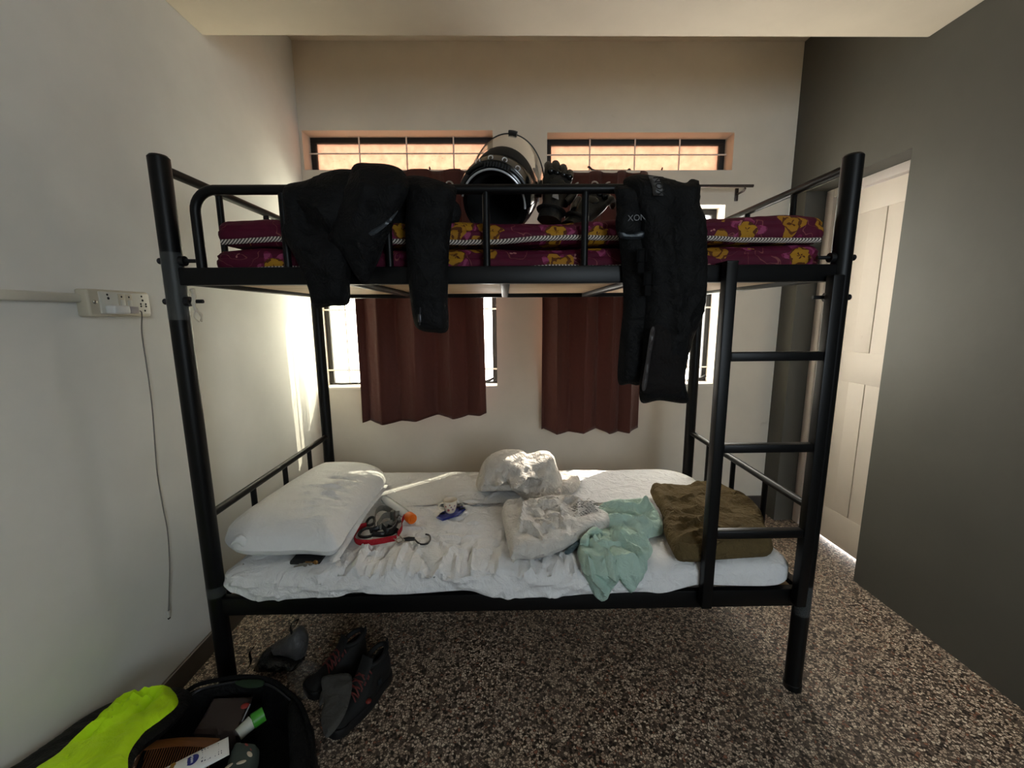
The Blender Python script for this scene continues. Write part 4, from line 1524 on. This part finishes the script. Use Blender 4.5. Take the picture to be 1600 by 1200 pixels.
tube(bm, [c0 + ee * .012, c1 + ee * .012, c1 - ee * .012, c0 - ee * .012], .0026, 8, True)
tube(bm, [(c0 + c1) / 2 + ee * .012, (c0 + c1) / 2 - ee * .012], .0022, 8)
obj('buckle', bm, M_STEEL, st)
hk = Z([(0.619,0.158),(0.644,0.127),(0.669,0.127),(0.676,0.152),(0.668,0.184),(0.652,0.194)], .488)
g0 = Z([(0.576,0.155),(0.619,0.158)], .490)
obj('hook', tube(new(), [g0[0]] + spline(hk, 5), .0032, 10), M_BLKP, st)
obj('hook_sleeve', tube(new(), [g0[0], ((g0[0][0] + g0[1][0]) / 2, (g0[0][1] + g0[1][1]) / 2, .491), g0[1]], [.006, .0085, .0065], 12), M_BLKP, st)

# black and grey elastic cord bundle
cb = thing('elastic_cord', (.50, .16, ZB), 'tangled grey and black elastic straps between the pillow and the orange cap', 'cord')
for (u, v, rx, ry, z) in ((579, 817, 5.5, 6, .492), (573, 834, 10, 6, .490)):
    pp = []
    ctr = Vector((*{579: [(0.419,0.283)], 573: [(0.431,0.2)]}[u][0], z))
    for i in range(20):
        a = 2 * PI * i / 20
        pp.append((ctr.x + rx * .0027 * math.cos(a), ctr.y + ry * .0040 * math.sin(a), z + .010 * max(0, math.sin(a))))
    obj('cord_loop', tube(new(), pp, .0055, 10, True), M_BLKP, cb)
for i, (pp, z) in enumerate((([(0.451,0.238),(0.431,0.322),(0.445,0.361),(0.484,0.354),(0.518,0.319)], .505), ([(0.473,0.2),(0.477,0.269),(0.499,0.3),(0.521,0.332)], .515), ([(0.485,0.19),(0.5,0.237),(0.517,0.267),(0.537,0.287)], .510))):
    pts = [(p[0], p[1], z + .012 * math.sin(j * 1.1 + i)) for j, p in enumerate(pp)]
    obj('grey_strap', tube(new(), spline(pts, 6), 1, 10, False, True, (.011, .002), (0, .3, 1)), M_GRYW, cb)
for i, (pp, z) in enumerate((([(0.44,0.209),(0.471,0.218),(0.495,0.236),(0.544,0.216)], .495), ([(0.459,0.181),(0.497,0.18),(0.522,0.207),(0.534,0.235)], .492), ([(0.484,0.208),(0.516,0.18),(0.53,0.217),(0.534,0.256)], .512))):
    pts = [(p[0], p[1], z + .008 * math.sin(j * 1.3 + i)) for j, p in enumerate(pp)]
    obj('black_strap', tube(new(), spline(pts, 6), 1, 10, False, True, (.010, .003), (0, .3, 1)), M_BLKP, cb)
q = [(0.512,0.271)][0]
obj('clip', box(new(), (q[0] - .009, q[1] - .010, .505), (q[0] + .009, q[1] + .010, .545), .004), plain('dark_olive_clip', (52, 54, 46), .5), cb)

# ================================================================== sockets, charger and cable on the left wall
M_PLATE = plain('yellowed_plastic', (196, 188, 168), .45, 0, .08)
M_PLATE2 = plain('off_white_plastic', (206, 204, 194), .4, 0, .06)
M_HOLE = plain('dark_socket_hole', (14, 13, 12), .8)
sx0 = XL
sp = thing('socket_box', (XL, .008, 1.33), 'off white switch and socket box fixed on the left wall', 'socket')
y0_, y1_, z0_, z1_ = -.092, .105, 1.296, 1.371
obj('back_box', box(new(), (sx0, y0_, z0_), (sx0 + .036, y1_, z1_), .006, 3), M_PLATE, sp)
fx = sx0 + .036
obj('face_plate', box(new(), (fx - .002, y0_ + .03, z0_ + .008), (fx + .005, y1_ - .006, z1_ - .006), .002), M_PLATE2, sp)
fx += .005
for (ya, yb) in ((-.008, .014), (.016, .038)):
    bm = box(new(), (fx - .001, ya, z0_ + .012), (fx + .001, yb, z1_ - .01), .001)
    obj('switch_module', bm, M_PLATE, sp)
    m_ = obj('switch_rocker', box(new(), (fx, ya + .004, z0_ + .026), (fx + .004, yb - .004, z0_ + .048), .0015), M_PLATE2, sp)
    ball(bm := new(), (fx + .001, (ya + yb) / 2, z1_ - .018), (.001, .0028, .0028), 10, 6)
    obj('indicator', bm, M_HOLE, sp)
for (yy, zz, rr) in ((-.040, 1.357, .003), (-.038, 1.347, .0038), (.072, 1.357, .003), (.074, 1.345, .0036), (.066, 1.334, .003), (.084, 1.334, .003), (.066, 1.327, .003), (.084, 1.327, .003), (.078, 1.314, .003)):
    bm = new()
    ball(bm, (fx + .0002, yy, zz), (.0014, rr, rr), 10, 6)
    obj('socket_hole', bm, M_HOLE, sp)
bm = new()
ball(bm, (sx0 + .037, -.075, 1.336), (.004, .006, .006), 12, 8)
obj('screw', bm, M_STEEL, sp)
tr_ = thing('cable_trunking', (XL, -.6, 1.345), 'narrow white cable trunking running along the left wall into the socket box', 'trunking')
obj('trunking_body', box(new(), (XL, -1.6, 1.334), (XL + .016, y0_ - .001, 1.358), .002), M_PLATE2, tr_)
obj('trunking_lid', box(new(), (XL + .0155, -1.6, 1.336), (XL + .0185, y0_ - .001, 1.356), .001), M_PLATE2, tr_)
ch = thing('charger', (fx, -.02, 1.32), 'white phone charger block plugged into the wall socket box', 'charger')
obj('charger_body', box(new(), (fx + .0005, -.055, 1.303), (fx + .030, -.004, 1.327), .006, 3), plain('white_charger_plastic', (216, 216, 214), .35), ch)
obj('charger_cap', box(new(), (fx + .003, -.004, 1.305), (fx + .028, .026, 1.3255), .003, 2), plain('grey_charger_face', (170, 164, 164), .35), ch)
cbl = thing('charging_cable', (fx, .03, 1.31), 'thin grey charging cable dangling from the charger down the left wall', 'cable')
c_ = [(0.052,1.313),(0.059,1.301)]
pw = [(0.081,1.246),(0.077,1.145),(0.076,1.083),(0.076,1),(0.071,0.894),(0.065,0.787),(0.066,0.675),(0.066,0.584),(0.052,0.475),(0.033,0.382),(0.022,0.318)]
pts = [(fx + .016, .024, 1.314), (fx + .018, .040, 1.312), (fx + .012, .050, 1.300)] + [(-.186 + .004 * math.sin(i * .9), p[0], p[1]) for i, p in enumerate(pw)]
obj('cord', tube(new(), spline(pts, 6), .0019, 8), plain('grey_cable_sheath', (116, 112, 108), .5), cbl)
obj('plug_sleeve', tube(new(), [(fx + .016, .020, 1.3145), (fx + .017, .034, 1.3135)], .0045, 10), M_PLATE2, cbl)
e_ = pw[-1]
obj('connector', box(new(), (-.190, e_[0] - .0055, e_[1] - .022), (-.182, e_[0] + .0055, e_[1] + .002), .0015), M_PLATE2, cbl)
obj('connector_tip', box(new(), (-.188, e_[0] - .004, e_[1] - .028), (-.184, e_[0] + .004, e_[1] - .022), .0005), M_HOLE, cbl)

# scrap of torn packing film dangling from the corner of the upper bunk
sc = [(0.068,1.372),(0.067,1.354),(0.07,1.332),(0.073,1.314),(0.08,1.299),(0.085,1.281)]
pts = [(a, -.03 + .006 * math.sin(i * 2), b) for i, (a, b) in enumerate(sc)]
scr = thing('film_scrap', (pts[0][0], -.03, pts[0][2]), 'torn twist of clear packing film dangling under the upper bunk corner', 'plastic scrap')
M_FILM = plain('whitish_film', (206, 198, 184), .4)
obj('twist', tube(new(), spline(pts, 4), [.0065 - .004 * i / 20 + .001 * math.sin(i * 1.7) for i in range(21)], 8), M_FILM, scr)
obj('loose_end', tube(new(), spline([pts[3], (pts[3][0] - .006, -.034, pts[3][2] - .02), (pts[3][0] + .004, -.03, pts[3][2] - .035)], 4), .0018, 6), M_FILM, scr)

# ================================================================== things on the floor
# tied plastic bag
k = N('grey_plastic_bag')
k.color(k.mix(k.noise(20, 4), lin((58, 58, 60)), lin((96, 95, 95))))
k.set(Roughness=.3)
k.bump(k.noise(26, 5, .6, None, 1.2), .6, .015)
M_GBAG = k.m
M_KBAG = plain('black_plastic_contents', (14, 14, 15), .22, 0, .4, 40, .8)
pb = thing('plastic_bag', (.10, .12, 0), 'grey plastic bag tied over black contents on the floor under the bunk', 'bag')
out = [(0.013,-0.014),(0.025,0.035),(0.052,0.072),(0.091,0.087),(0.141,0.07),(0.187,0.058),(0.199,0.036),(0.177,-0.006),(0.145,-0.039),(0.083,-0.048),(0.031,-0.041)]
out = [(a, max(b, .012)) for a, b in out]
cfp = creases(rand_creases(31, 18, (.02, .2), (.0, .12), .016, .008, .07))
obj('bag_contents', puff(new(), out, lambda a, b, w: Vector((a, .12 - w, max(b, .004))), .06, .06, .05, .009, lambda a, b: cfp(a, b) + .02 * fbm(a * 24, b * 24, 4)), M_KBAG, pb)
out = [(0.035,0.04),(0.072,0.082),(0.122,0.113),(0.162,0.149),(0.186,0.154),(0.209,0.117),(0.208,0.079),(0.189,0.026),(0.151,0.048),(0.117,0.06),(0.08,0.05),(0.047,0.024)]
obj('bag_neck', puff(new(), out, lambda a, b, w: Vector((a, .130 - w, b)), .045, .05, .05, .009, lambda a, b: .012 * fbm(a * 20, b * 20, 6)), M_GBAG, pb)
pts = [(a, .10, b) for a, b in [(0.174,0.161),(0.171,0.187),(0.182,0.207),(0.202,0.217),(0.19,0.194)]]
obj('tie_handle', tube(new(), spline(pts, 4), 1, 8, False, True, (.007, .002), (0, 1, 0)), M_KBAG, pb)
pts = [(a, .09, max(b, .01)) for a, b in [(0.037,0.115),(0.021,0.094),(0.022,0.057),(0.009,0.031)]]
obj('tie_handle', tube(new(), spline(pts, 4), 1, 8, False, True, (.007, .002), (0, 1, 0)), M_KBAG, pb)
k = N('clear_crumpled_film')
k.set(Roughness=.15, Alpha=.22)
k.color(lin((170, 165, 160)))
k.bump(k.noise(34, 5, .6, None, 1.0), .8, .015)
out = [(0.132,0.11),(0.175,0.138),(0.255,0.119),(0.298,0.084),(0.303,0.035),(0.283,0.005),(0.27,-0.024),(0.226,-0.003),(0.183,0.038)]
bm = puff(new(), out, lambda a, b, w: Vector((a, b, max(.012 + w, .003))), .03, .006, .05, .010, lambda a, b: .018 * fbm(a * 26, b * 26, 3))
tag(obj('plastic_wrap', bm, k.m), 'crumpled clear plastic wrap on the floor between grey bag and boots', 'plastic wrap')

# hiking boots
M_SHOE = plain('black_boot_suede', (8, 8, 9), .75, 0, .4, 40, .3)
M_SOLE = plain('dark_rubber_sole', (14, 14, 16), .6, 0, .3, 40, .2)
M_SLOT = plain('black_boot_lining', (8, 8, 9), .95)
M_LACE = plain('dark_red_lace', (92, 30, 26), .7)


def boot(heel, toe, label, mirror):
    """low hiking boot: lugged sole, lofted upper with an open padded collar, tongue, red laces"""
    h, t = Vector((*heel, 0)), Vector((*toe, 0))
    f = (t - h).normalized()
    s_ = Vector((f.y, -f.x, 0)) * mirror
    LL = (t - h).length
    root = thing('hiking_boot', (h + t) / 2, label, 'boot', 'hiking boots')
    P = lambda u, v, z: h + f * (u * LL) + s_ * v + Vector((0, 0, z))
    hw = lambda u: .036 + .012 * math.sin(min(1, max(0, (u - .25) / .55)) * PI) if u < .86 else .036 * math.sqrt(max(0, 1 - ((u - .86) / .15) ** 2)) + .004
    hwh = lambda u: hw(u) * (math.sqrt(max(.05, 1 - ((.12 - u) / .13) ** 2)) if u < .12 else 1)
    bm = new()
    loops = []
    us = [0, .02, .05, .1, .2, .3, .4, .5, .6, .7, .8, .86, .92, .96, .985, 1.0]
    for (z, g) in ((.0, .96), (.004, 1.0), (.018, 1.03), (.027, 1.02), (.031, .96)):
        lp = [P(u, hwh(u) * g + .003, z + (.012 * max(0, u - .8) / .2)) for u in us] + [P(u, -hwh(u) * g - .003, z + (.012 * max(0, u - .8) / .2)) for u in us[::-1]]
        loops.append([bm.verts.new(p) for p in lp])
    for A, B in zip(loops, loops[1:]):
        for i in range(len(A)):
            bm.faces.new((A[i], A[(i + 1) % len(A)], B[(i + 1) % len(B)], B[i]))
    bm.faces.new(loops[0][::-1])
    bm.faces.new(loops[-1])
    obj('sole', bm, M_SOLE, root)
    top = lambda u: .118 - .012 * max(0, u - .1) / .25 if u < .35 else (.106 - (u - .35) / .3 * .040 if u < .65 else .066 - (u - .65) * .06 if u < .88 else max(.034, .052 - ((u - .88) / .12) ** 2 * .018))
    bm = new()
    prev = None
    for u in [0, .015, .04, .08, .14, .2, .26, .32, .36, .42, .5, .58, .66, .74, .82, .88, .93, .97, .99]:
        w_ = hwh(u)
        tz = top(u)
        ring = []
        opening = u < .345
        n_ = 18
        for i in range(n_ + 1):
            a = PI * i / n_
            cx_ = math.cos(a)
            sz = math.sin(a) ** .55
            wz = w_ * (1 - .25 * (sz if u < .4 else sz * .5))
            ring.append(bm.verts.new(P(u, wz * cx_ * (1.02 if sz < .5 else 1), .024 + (tz - .024) * sz)))
        if prev:
            for i in range(n_):
                if opening and 6 <= i < 12 and u > .03:
                    continue
                bm.faces.new((prev[i], prev[i + 1], ring[i + 1], ring[i]))
        prev = ring
    up_ = obj('upper', bm, M_SHOE, root)
    md = up_.modifiers.new('thickness', 'SOLIDIFY')
    md.thickness = .006
    pts = []
    for i in range(24):
        a = 2 * PI * i / 24
        u = .19 + .165 * math.cos(a)
        pts.append(P(u, .026 * math.sin(a), top(u) + .004 + .006 * math.cos(a) ** 2))
    obj('collar', tube(new(), pts, .0085, 10, True), M_SHOE, root)
    bm = tube(new(), spline([P(.58, 0, .080), P(.46, 0, .100), P(.38, 0, .125), P(.33, 0, .145)], 5), 1, 12, False, True, (.005, .024), (0, 0, 1))
    obj('tongue', bm, M_SHOE, root)
    for i in range(5):
        u = .38 + i * .06
        z = top(u) + .007
        for sg in (1, -1):
            pts = [P(u, sg * .026, z - .010), P(u + .015, sg * .012, z + .004), P(u + .035, -sg * .012, z + .002), P(u + .05, -sg * .026, z - .014)]
            obj('lace', tube(new(), spline(pts, 4), .0024, 6), M_LACE, root)
    obj('pull_loop', tube(new(), [P(-.005, 0, .10), P(-.035, 0, .118), P(-.03, 0, .135), P(.01, 0, .124)], .004, 8), M_SHOE, root)
    bm = new()
    for i in range(3):
        box(bm, (-.004, -.0012, -.0012), (.004, .0012, .0012))
        for v in bm.verts[-8:]:
            v.co = P(.30 + .02 * i, hw(.3) * .98 + .005, .060 + v.co.x * 2.5) + s_ * v.co.y + f * v.co.z
    obj('side_mark', bm, M_REFL, root)
    if mirror:
        bm = new()
        ball(bm, P(.55, hw(.55) + .001, .046), (.010, .010, .006), 10, 6)
        obj('red_tab', bm, plain('dull_red_tab', (120, 36, 26), .6), root)
    return root


hA, tA, hB, tB = [(0.413,0.154),(0.262,-0.009),(0.514,0.088),(0.401,-0.156)]
boot(hA, tA, 'black hiking boot with red laces, farther under the bunk, toe towards the wall', 1)
boot(hB, tB, 'black hiking boot with a grey sock over its toe, nearer the backpack', -1)
M_SOCK = cloth('grey_sock_knit', (84, 83, 80), 380, 22, .3, .95, .15)
out = [(0.329,-0.026),(0.36,-0.011),(0.414,-0.008),(0.438,-0.043),(0.453,-0.114),(0.451,-0.171),(0.432,-0.217),(0.415,-0.209),(0.385,-0.161),(0.368,-0.101)]
bm = puff(new(), out, lambda a, b, w: Vector((a, b, .090 + .045 * (b + .1) + w)), .010, .006, .02, .008, lambda a, b: .006 * fbm(a * 25, b * 25, 3))
out = [(0.345,-0.078),(0.348,-0.045),(0.379,-0.017),(0.381,-0.056),(0.367,-0.101),(0.365,-0.123)]
puff(bm, out, lambda a, b, w: Vector((a, b, .080 + w)), .010, .010, .015, .007)
tag(obj('sock', bm, M_SOCK), 'grey sock draped over the toe of the nearer hiking boot', 'sock')

# open backpack with its contents
M_PACK = cloth('black_backpack_nylon', (8, 8, 9), 420, 16, .35, .7, .3)
M_PACK2 = cloth('black_backpack_mesh', (11, 11, 12), 300, 20, .3, .85, .3)
M_NEON = cloth('neon_yellow_lining', (200, 250, 30), 600, 12, .3, .6, .08)
bp_ = thing('backpack', (.22, -.42, 0), 'open black backpack with a neon yellow lid lining, beside the left wall', 'backpack')
rim = [(0.007,-0.174),(0.068,-0.145),(0.154,-0.129),(0.237,-0.14),(0.32,-0.189),(0.384,-0.243),(0.437,-0.313),(0.48,-0.393),(0.5,-0.477),(0.439,-0.52),(0.273,-0.517),(0.09,-0.453),(0.002,-0.286)]
rim = [(v.x, v.y) for v in spline([(a, b, 0) for a, b in rim], 5, True)]
gx = sum(a for a, b in rim) / len(rim)
gy = sum(b for a, b in rim) / len(rim)
bm = new()
rows = []
for (z, g) in ((.0, .96), (.015, 1.0), (.06, 1.04), (.12, 1.04), (.17, 1.03), (.198, 1.0), (.208, .95), (.200, .90), (.17, .86), (.12, .84), (.085, .80), (.075, .5), (.075, .05)):
    rows.append([bm.verts.new((gx + (a - gx) * g + (.008 * fbm(a * 9, b * 9, z * 12) if z > .01 else 0), gy + (b - gy) * g + (.008 * fbm(a * 9, b * 9, z * 12 + 5) if z > .01 else 0), z)) for a, b in rim])
n_ = len(rim)
for A, B in zip(rows, rows[1:]):
    for i in range(n_):
        bm.faces.new((A[i], A[(i + 1) % n_], B[(i + 1) % n_], B[i]))
bm.faces.new(rows[-1])
bm.faces.new(rows[0][::-1])
obj('bag_body', bm, M_PACK, bp_)
for g, z, rr in ((.965, .212, .006), (.90, .206, .003)):
    obj('rim_piping' if rr > .004 else 'zip', tube(new(), [(gx + (a - gx) * g, gy + (b - gy) * g, z + .004 * math.sin(i * .3)) for i, (a, b) in enumerate(rim)], rr, 8, True), M_PACK2 if rr > .004 else M_ZIP, bp_)
# padded side pocket
out = [(0.327,-0.212),(0.368,-0.236),(0.424,-0.304),(0.471,-0.385),(0.503,-0.469),(0.484,-0.493),(0.448,-0.468),(0.414,-0.384),(0.37,-0.303)]
obj('side_padding', puff(new(), out, lambda a, b, w: Vector((a, b, .204 + w)), .022, .02, .02, .008), M_PACK2, bp_)
out = [(0.134,-0.153),(0.168,-0.14),(0.217,-0.146),(0.222,-0.168),(0.179,-0.171)]
obj('green_loop', puff(new(), out, lambda a, b, w: Vector((a, b, .209 + w)), .006, .004, .01, .006), plain('dark_green_webbing', (20, 44, 20), .8), bp_)


def lidplane(a, b, w):
    """lid leaning back against the wall, rising away from the bed"""
    nrm = Vector((-.10, .27, 1)).normalized()
    p = Vector((a, b, .205 + .10 * (a + .19) - .27 * (b + .20))) + nrm * w
    p.x = max(p.x, XL + .014)
    return p


out = [(-0.178,-0.498),(-0.186,-0.423),(-0.187,-0.355),(-0.189,-0.285),(-0.171,-0.228),(-0.133,-0.208),(-0.059,-0.198),(-0.006,-0.178),(0.058,-0.217),(0.088,-0.274),(0.096,-0.345),(0.088,-0.405),(0.122,-0.470),(0.202,-0.570),(0.056,-0.593)]
obj('lid', puff(new(), out, lidplane, .014, .022, .03, .010, lambda a, b: .004 * fbm(a * 12, b * 12, 1)), M_PACK, bp_)
out = [(-0.083,-0.497),(-0.087,-0.439),(-0.102,-0.367),(-0.127,-0.287),(-0.128,-0.250),(-0.110,-0.222),(-0.075,-0.189),(-0.031,-0.194),(0.028,-0.233),(0.068,-0.280),(0.074,-0.333),(0.069,-0.387),(0.093,-0.446),(0.155,-0.530),(0.057,-0.560)]
cfn = creases([(.010, .008, (-.15, -.28), (-.08, -.25), (.0, -.22)), (.008, .008, (-.16, -.33), (-.08, -.29), (.0, -.25)), (-.010, .010, (-.02, -.25), (-.01, -.30)), (.010, .007, (-.05, -.28), (-.06, -.36), (-.09, -.42)), (.009, .007, (-.02, -.30), (-.04, -.38)),
               (-.008, .009, (-.10, -.31), (-.13, -.38)), (.006, .006, (-.08, -.30), (-.10, -.38)), (.008, .009, (.0, -.24), (.02, -.27))])
obj('lid_lining', puff(new(), out, lambda a, b, w: lidplane(a, b, w + .013), .020, .004, .035, .009, lambda a, b: 1.8 * cfn(a, b) - .008 * crumple(a + b, (b - a) * .35, 16, 2) + .005 * fbm(a * 10, b * 10, 9)), M_NEON, bp_)


def Pz(p, z):
    return Vector((p[0], p[1], z))


# wooden comb
M_COMB = N('brown_comb_wood')
M_COMB.color(M_COMB.mix(M_COMB.noise(12, 4, .6, M_COMB.mapped((1, 6, 3)), 1), lin((96, 56, 26)), lin((140, 88, 44))))
M_COMB = M_COMB.set(Roughness=.45).m
s0, s1, d0 = [(0.008,-0.345),(0.201,-0.33),(0.037,-0.436)]
cm = thing('comb', Pz(s0, .2), 'brown wooden comb lying in the open backpack next to the white tube', 'comb')
A_, B_ = Pz(s0, .215), Pz(s1, .205)
dirT = (Pz(d0, .20) - A_)
bm = tube(new(), spline([A_, A_.lerp(B_, .5) + Vector((0, .008, 0)), B_], 8), 1, 10, False, True, (.0035, .012), (0, 0, 1))
obj('spine', bm, M_COMB, cm)
for i in range(34):
    p0 = A_.lerp(B_, (i + .5) / 34)
    bm = tube(new(), [p0, p0 + dirT * .85, p0 + dirT], [.0013, .0012, .0006], 6)
    obj('tooth', bm, M_COMB, cm)

# white lotion tube with a blue round badge
e0, e1_, n0 = [(0.251,-0.355),(0.283,-0.399),(0.156,-0.455)]
cr0, cr1, nose = Pz(e0, .252), Pz(e1_, .252), Pz(n0, .25)
lt = thing('lotion_tube', (cr0 + cr1) / 2, 'white squeeze tube with a round dark blue badge in the open backpack', 'lotion tube')
mid = (cr0 + cr1) / 2
axd = (nose - mid).normalized()
sd = (cr0 - cr1)
half = sd.length / 2
sd = (sd - axd * sd.dot(axd)).normalized()
upv = sd.cross(axd)
if upv.z < 0:
    upv = -upv
LT = (nose - mid).length
bm = new()
prev = None
for (t_, wx, wz) in ((0, half, .0015), (.03, half, .0015), (.04, half, .003), (.3, half * .98, .009), (.6, half * .94, .013), (.9, half * .86, .015), (1.0, half * .8, .015), (1.02, half * .5, .010)):
    c = mid + axd * LT * t_
    ring = [bm.verts.new(c + sd * wx * math.cos(q) + upv * wz * math.sin(q)) for q in [2 * PI * j / 28 for j in range(28)]]
    if prev:
        for j in range(28):
            bm.faces.new((prev[j], prev[(j + 1) % 28], ring[(j + 1) % 28], ring[j]))
    else:
        bm.faces.new(ring[::-1])
    prev = ring
bm.faces.new(prev)
obj('tube_body', bm, plain('white_tube_plastic', (224, 226, 226), .35, 0, .04), lt)
hz = lambda t_: .0015 + .0145 * min(1, t_ / .75)
tc = mid + axd * LT * .52
M_BADGE = plain('dark_blue_badge', (24, 34, 120), .35)
bm = new()
ring = [bm.verts.new(tc + (axd * math.cos(q) + sd * math.sin(q)) * half * .48 + upv * (hz(.52) * math.sqrt(max(0, 1 - (math.sin(q) * .48 / .95) ** 2)) + .0012)) for q in [2 * PI * j / 32 for j in range(32)]]
cv_ = bm.verts.new(tc + upv * (hz(.52) + .0014))
for j in range(32):
    bm.faces.new((ring[j], ring[(j + 1) % 32], cv_))
bdg = obj('badge', bm, M_BADGE, lt)
# the writing runs across the tube
text_obj('lettering', 'NIVEA', half * .26, axes(tc + upv * (hz(.52) + .0022), sd * 1.0, axd * 1.0, upv), plain('white_print_ink', (230, 232, 240), .5), bdg, .0003)
bm = new()
r = random.Random(2)
for i, (t_, n__) in enumerate(((.385, 5), (.345, 6), (.305, 5), (.275, 4), (.20, 3), (.15, 5), (.11, 2))):
    x = -half * .62
    for j in range(n__):
        w_ = r.uniform(.12, .26) * half
        if x + w_ > half * .7:
            break
        c = mid + axd * LT * t_ + sd * (x + w_ / 2)
        hh = hz(t_) * math.sqrt(max(.1, 1 - ((x + w_ / 2) / half) ** 2)) + .0010
        vv = [bm.verts.new(c + sd * s1_ * w_ / 2 + axd * s2_ * (.0016 if i < 4 else .0008) + upv * hh) for s1_, s2_ in ((-1, -1), (1, -1), (1, 1), (-1, 1))]
        bm.faces.new(vv)
        x += w_ + half * .07
obj('small_print', bm, plain('blue_grey_print', (60, 66, 96), .5), lt)
bm = new()
for i, (t_, s__) in enumerate(((.80, .1), (.84, -.15), (.78, .3), (.88, .15))):
    c = mid + axd * LT * t_ + sd * half * s__
    ball(bm, c + upv * (hz(t_)), (.0055, .0055, .0012), 10, 6)
obj('gold_motif', bm, plain('gold_print', (150, 112, 40), .4, .3), lt)

# dark brown box in a clear sleeve
q4 = [(0.085,-0.178),(0.199,-0.175),(0.221,-0.282),(0.095,-0.274)]
bx_ = thing('brown_case', Pz(q4[0], .12), 'dark brown flat case at the back of the open backpack', 'case')
obj('case_body', puff(new(), q4, lambda a, b, w: Vector((a, b, .172 + .10 * (b + .27) + w)), .008, .05, .006, .008, None, 0, False), plain('dark_brown_board', (56, 44, 40), .5, 0, .2), bx_)
l0, l1, rb = [(0.212,-0.209),(0.217,-0.256),(0.197,-0.209)]
obj('sleeve_edge', tube(new(), [Pz(l0, .192), Pz(l1, .186)], .0018, 8), plain('clear_sleeve_edge', (150, 152, 160), .2), bx_)
bm = new()
ball(bm, Pz(rb, .187), (.012, .010, .003), 14, 8)
obj('red_seal', bm, plain('dull_red_label', (150, 48, 44), .5), bx_)

# green capped tube
g0_, g1_, g2_ = [(0.223,-0.284),(0.244,-0.255),(0.266,-0.235)]
gt = thing('cream_tube', Pz(g1_, .17), 'white tube with a bright green cap in the open backpack', 'cream tube')
obj('tube_body', tube(new(), [Pz(g0_, .176), Pz(g1_, .184)], [.016, .018], 20), plain('white_cream_plastic', (196, 200, 190), .4), gt)
obj('cap', tube(new(), [Pz(g1_, .184), Pz(g1_, .184).lerp(Pz(g2_, .188), .08), Pz(g2_, .188)], [.0175, .0195, .019], 24), plain('green_cap_plastic', (70, 160, 50), .35), gt)

# patterned pouch
k = N('leaf_print_pouch')
k.color(k.mix(k.noise(20, 3), lin((50, 62, 58)), lin((72, 84, 78))))
k.set(Roughness=.8)
out = [(0.259,-0.389),(0.241,-0.327),(0.268,-0.322),(0.307,-0.331),(0.326,-0.375),(0.338,-0.427),(0.296,-0.437)]
po = thing('patterned_pouch', Pz(out[0], .12), 'grey green pouch with pale leaves beside the white lotion tube', 'pouch')
obj('pouch_body', puff(new(), out, lambda a, b, w: Vector((a, b, .185 + w)), .022, .05, .02, .006), k.m, po)
M_LEAF = plain('pale_leaf_print', (206, 196, 176), .8)
for (u, v), a in zip([(0.304,-0.362),(0.295,-0.381),(0.269,-0.391),(0.308,-0.409)], (-.6, .3, .9, .2)):
    bm = new()
    M = Matrix.Translation((u, v, .2075)) @ Matrix.Rotation(a, 4, 'Z')
    bmesh.ops.create_uvsphere(bm, u_segments=14, v_segments=8, radius=1, matrix=M @ Matrix.Diagonal((.011, .0045, .0015, 1)))
    obj('leaf_print', bm, M_LEAF, po)
u, v = [(0.289,-0.343)][0]
bm = new()
for i in range(6):
    a = PI * (i - .5) / 5 + PI * .9
    M = Matrix.Translation((u + .008 * math.cos(a), v + .008 * math.sin(a), .2055)) @ Matrix.Rotation(a, 4, 'Z')
    bmesh.ops.create_uvsphere(bm, u_segments=10, v_segments=6, radius=1, matrix=M @ Matrix.Diagonal((.010, .003, .0015, 1)))
obj('flower_print', bm, plain('dull_coral_print', (150, 74, 70), .8), po)
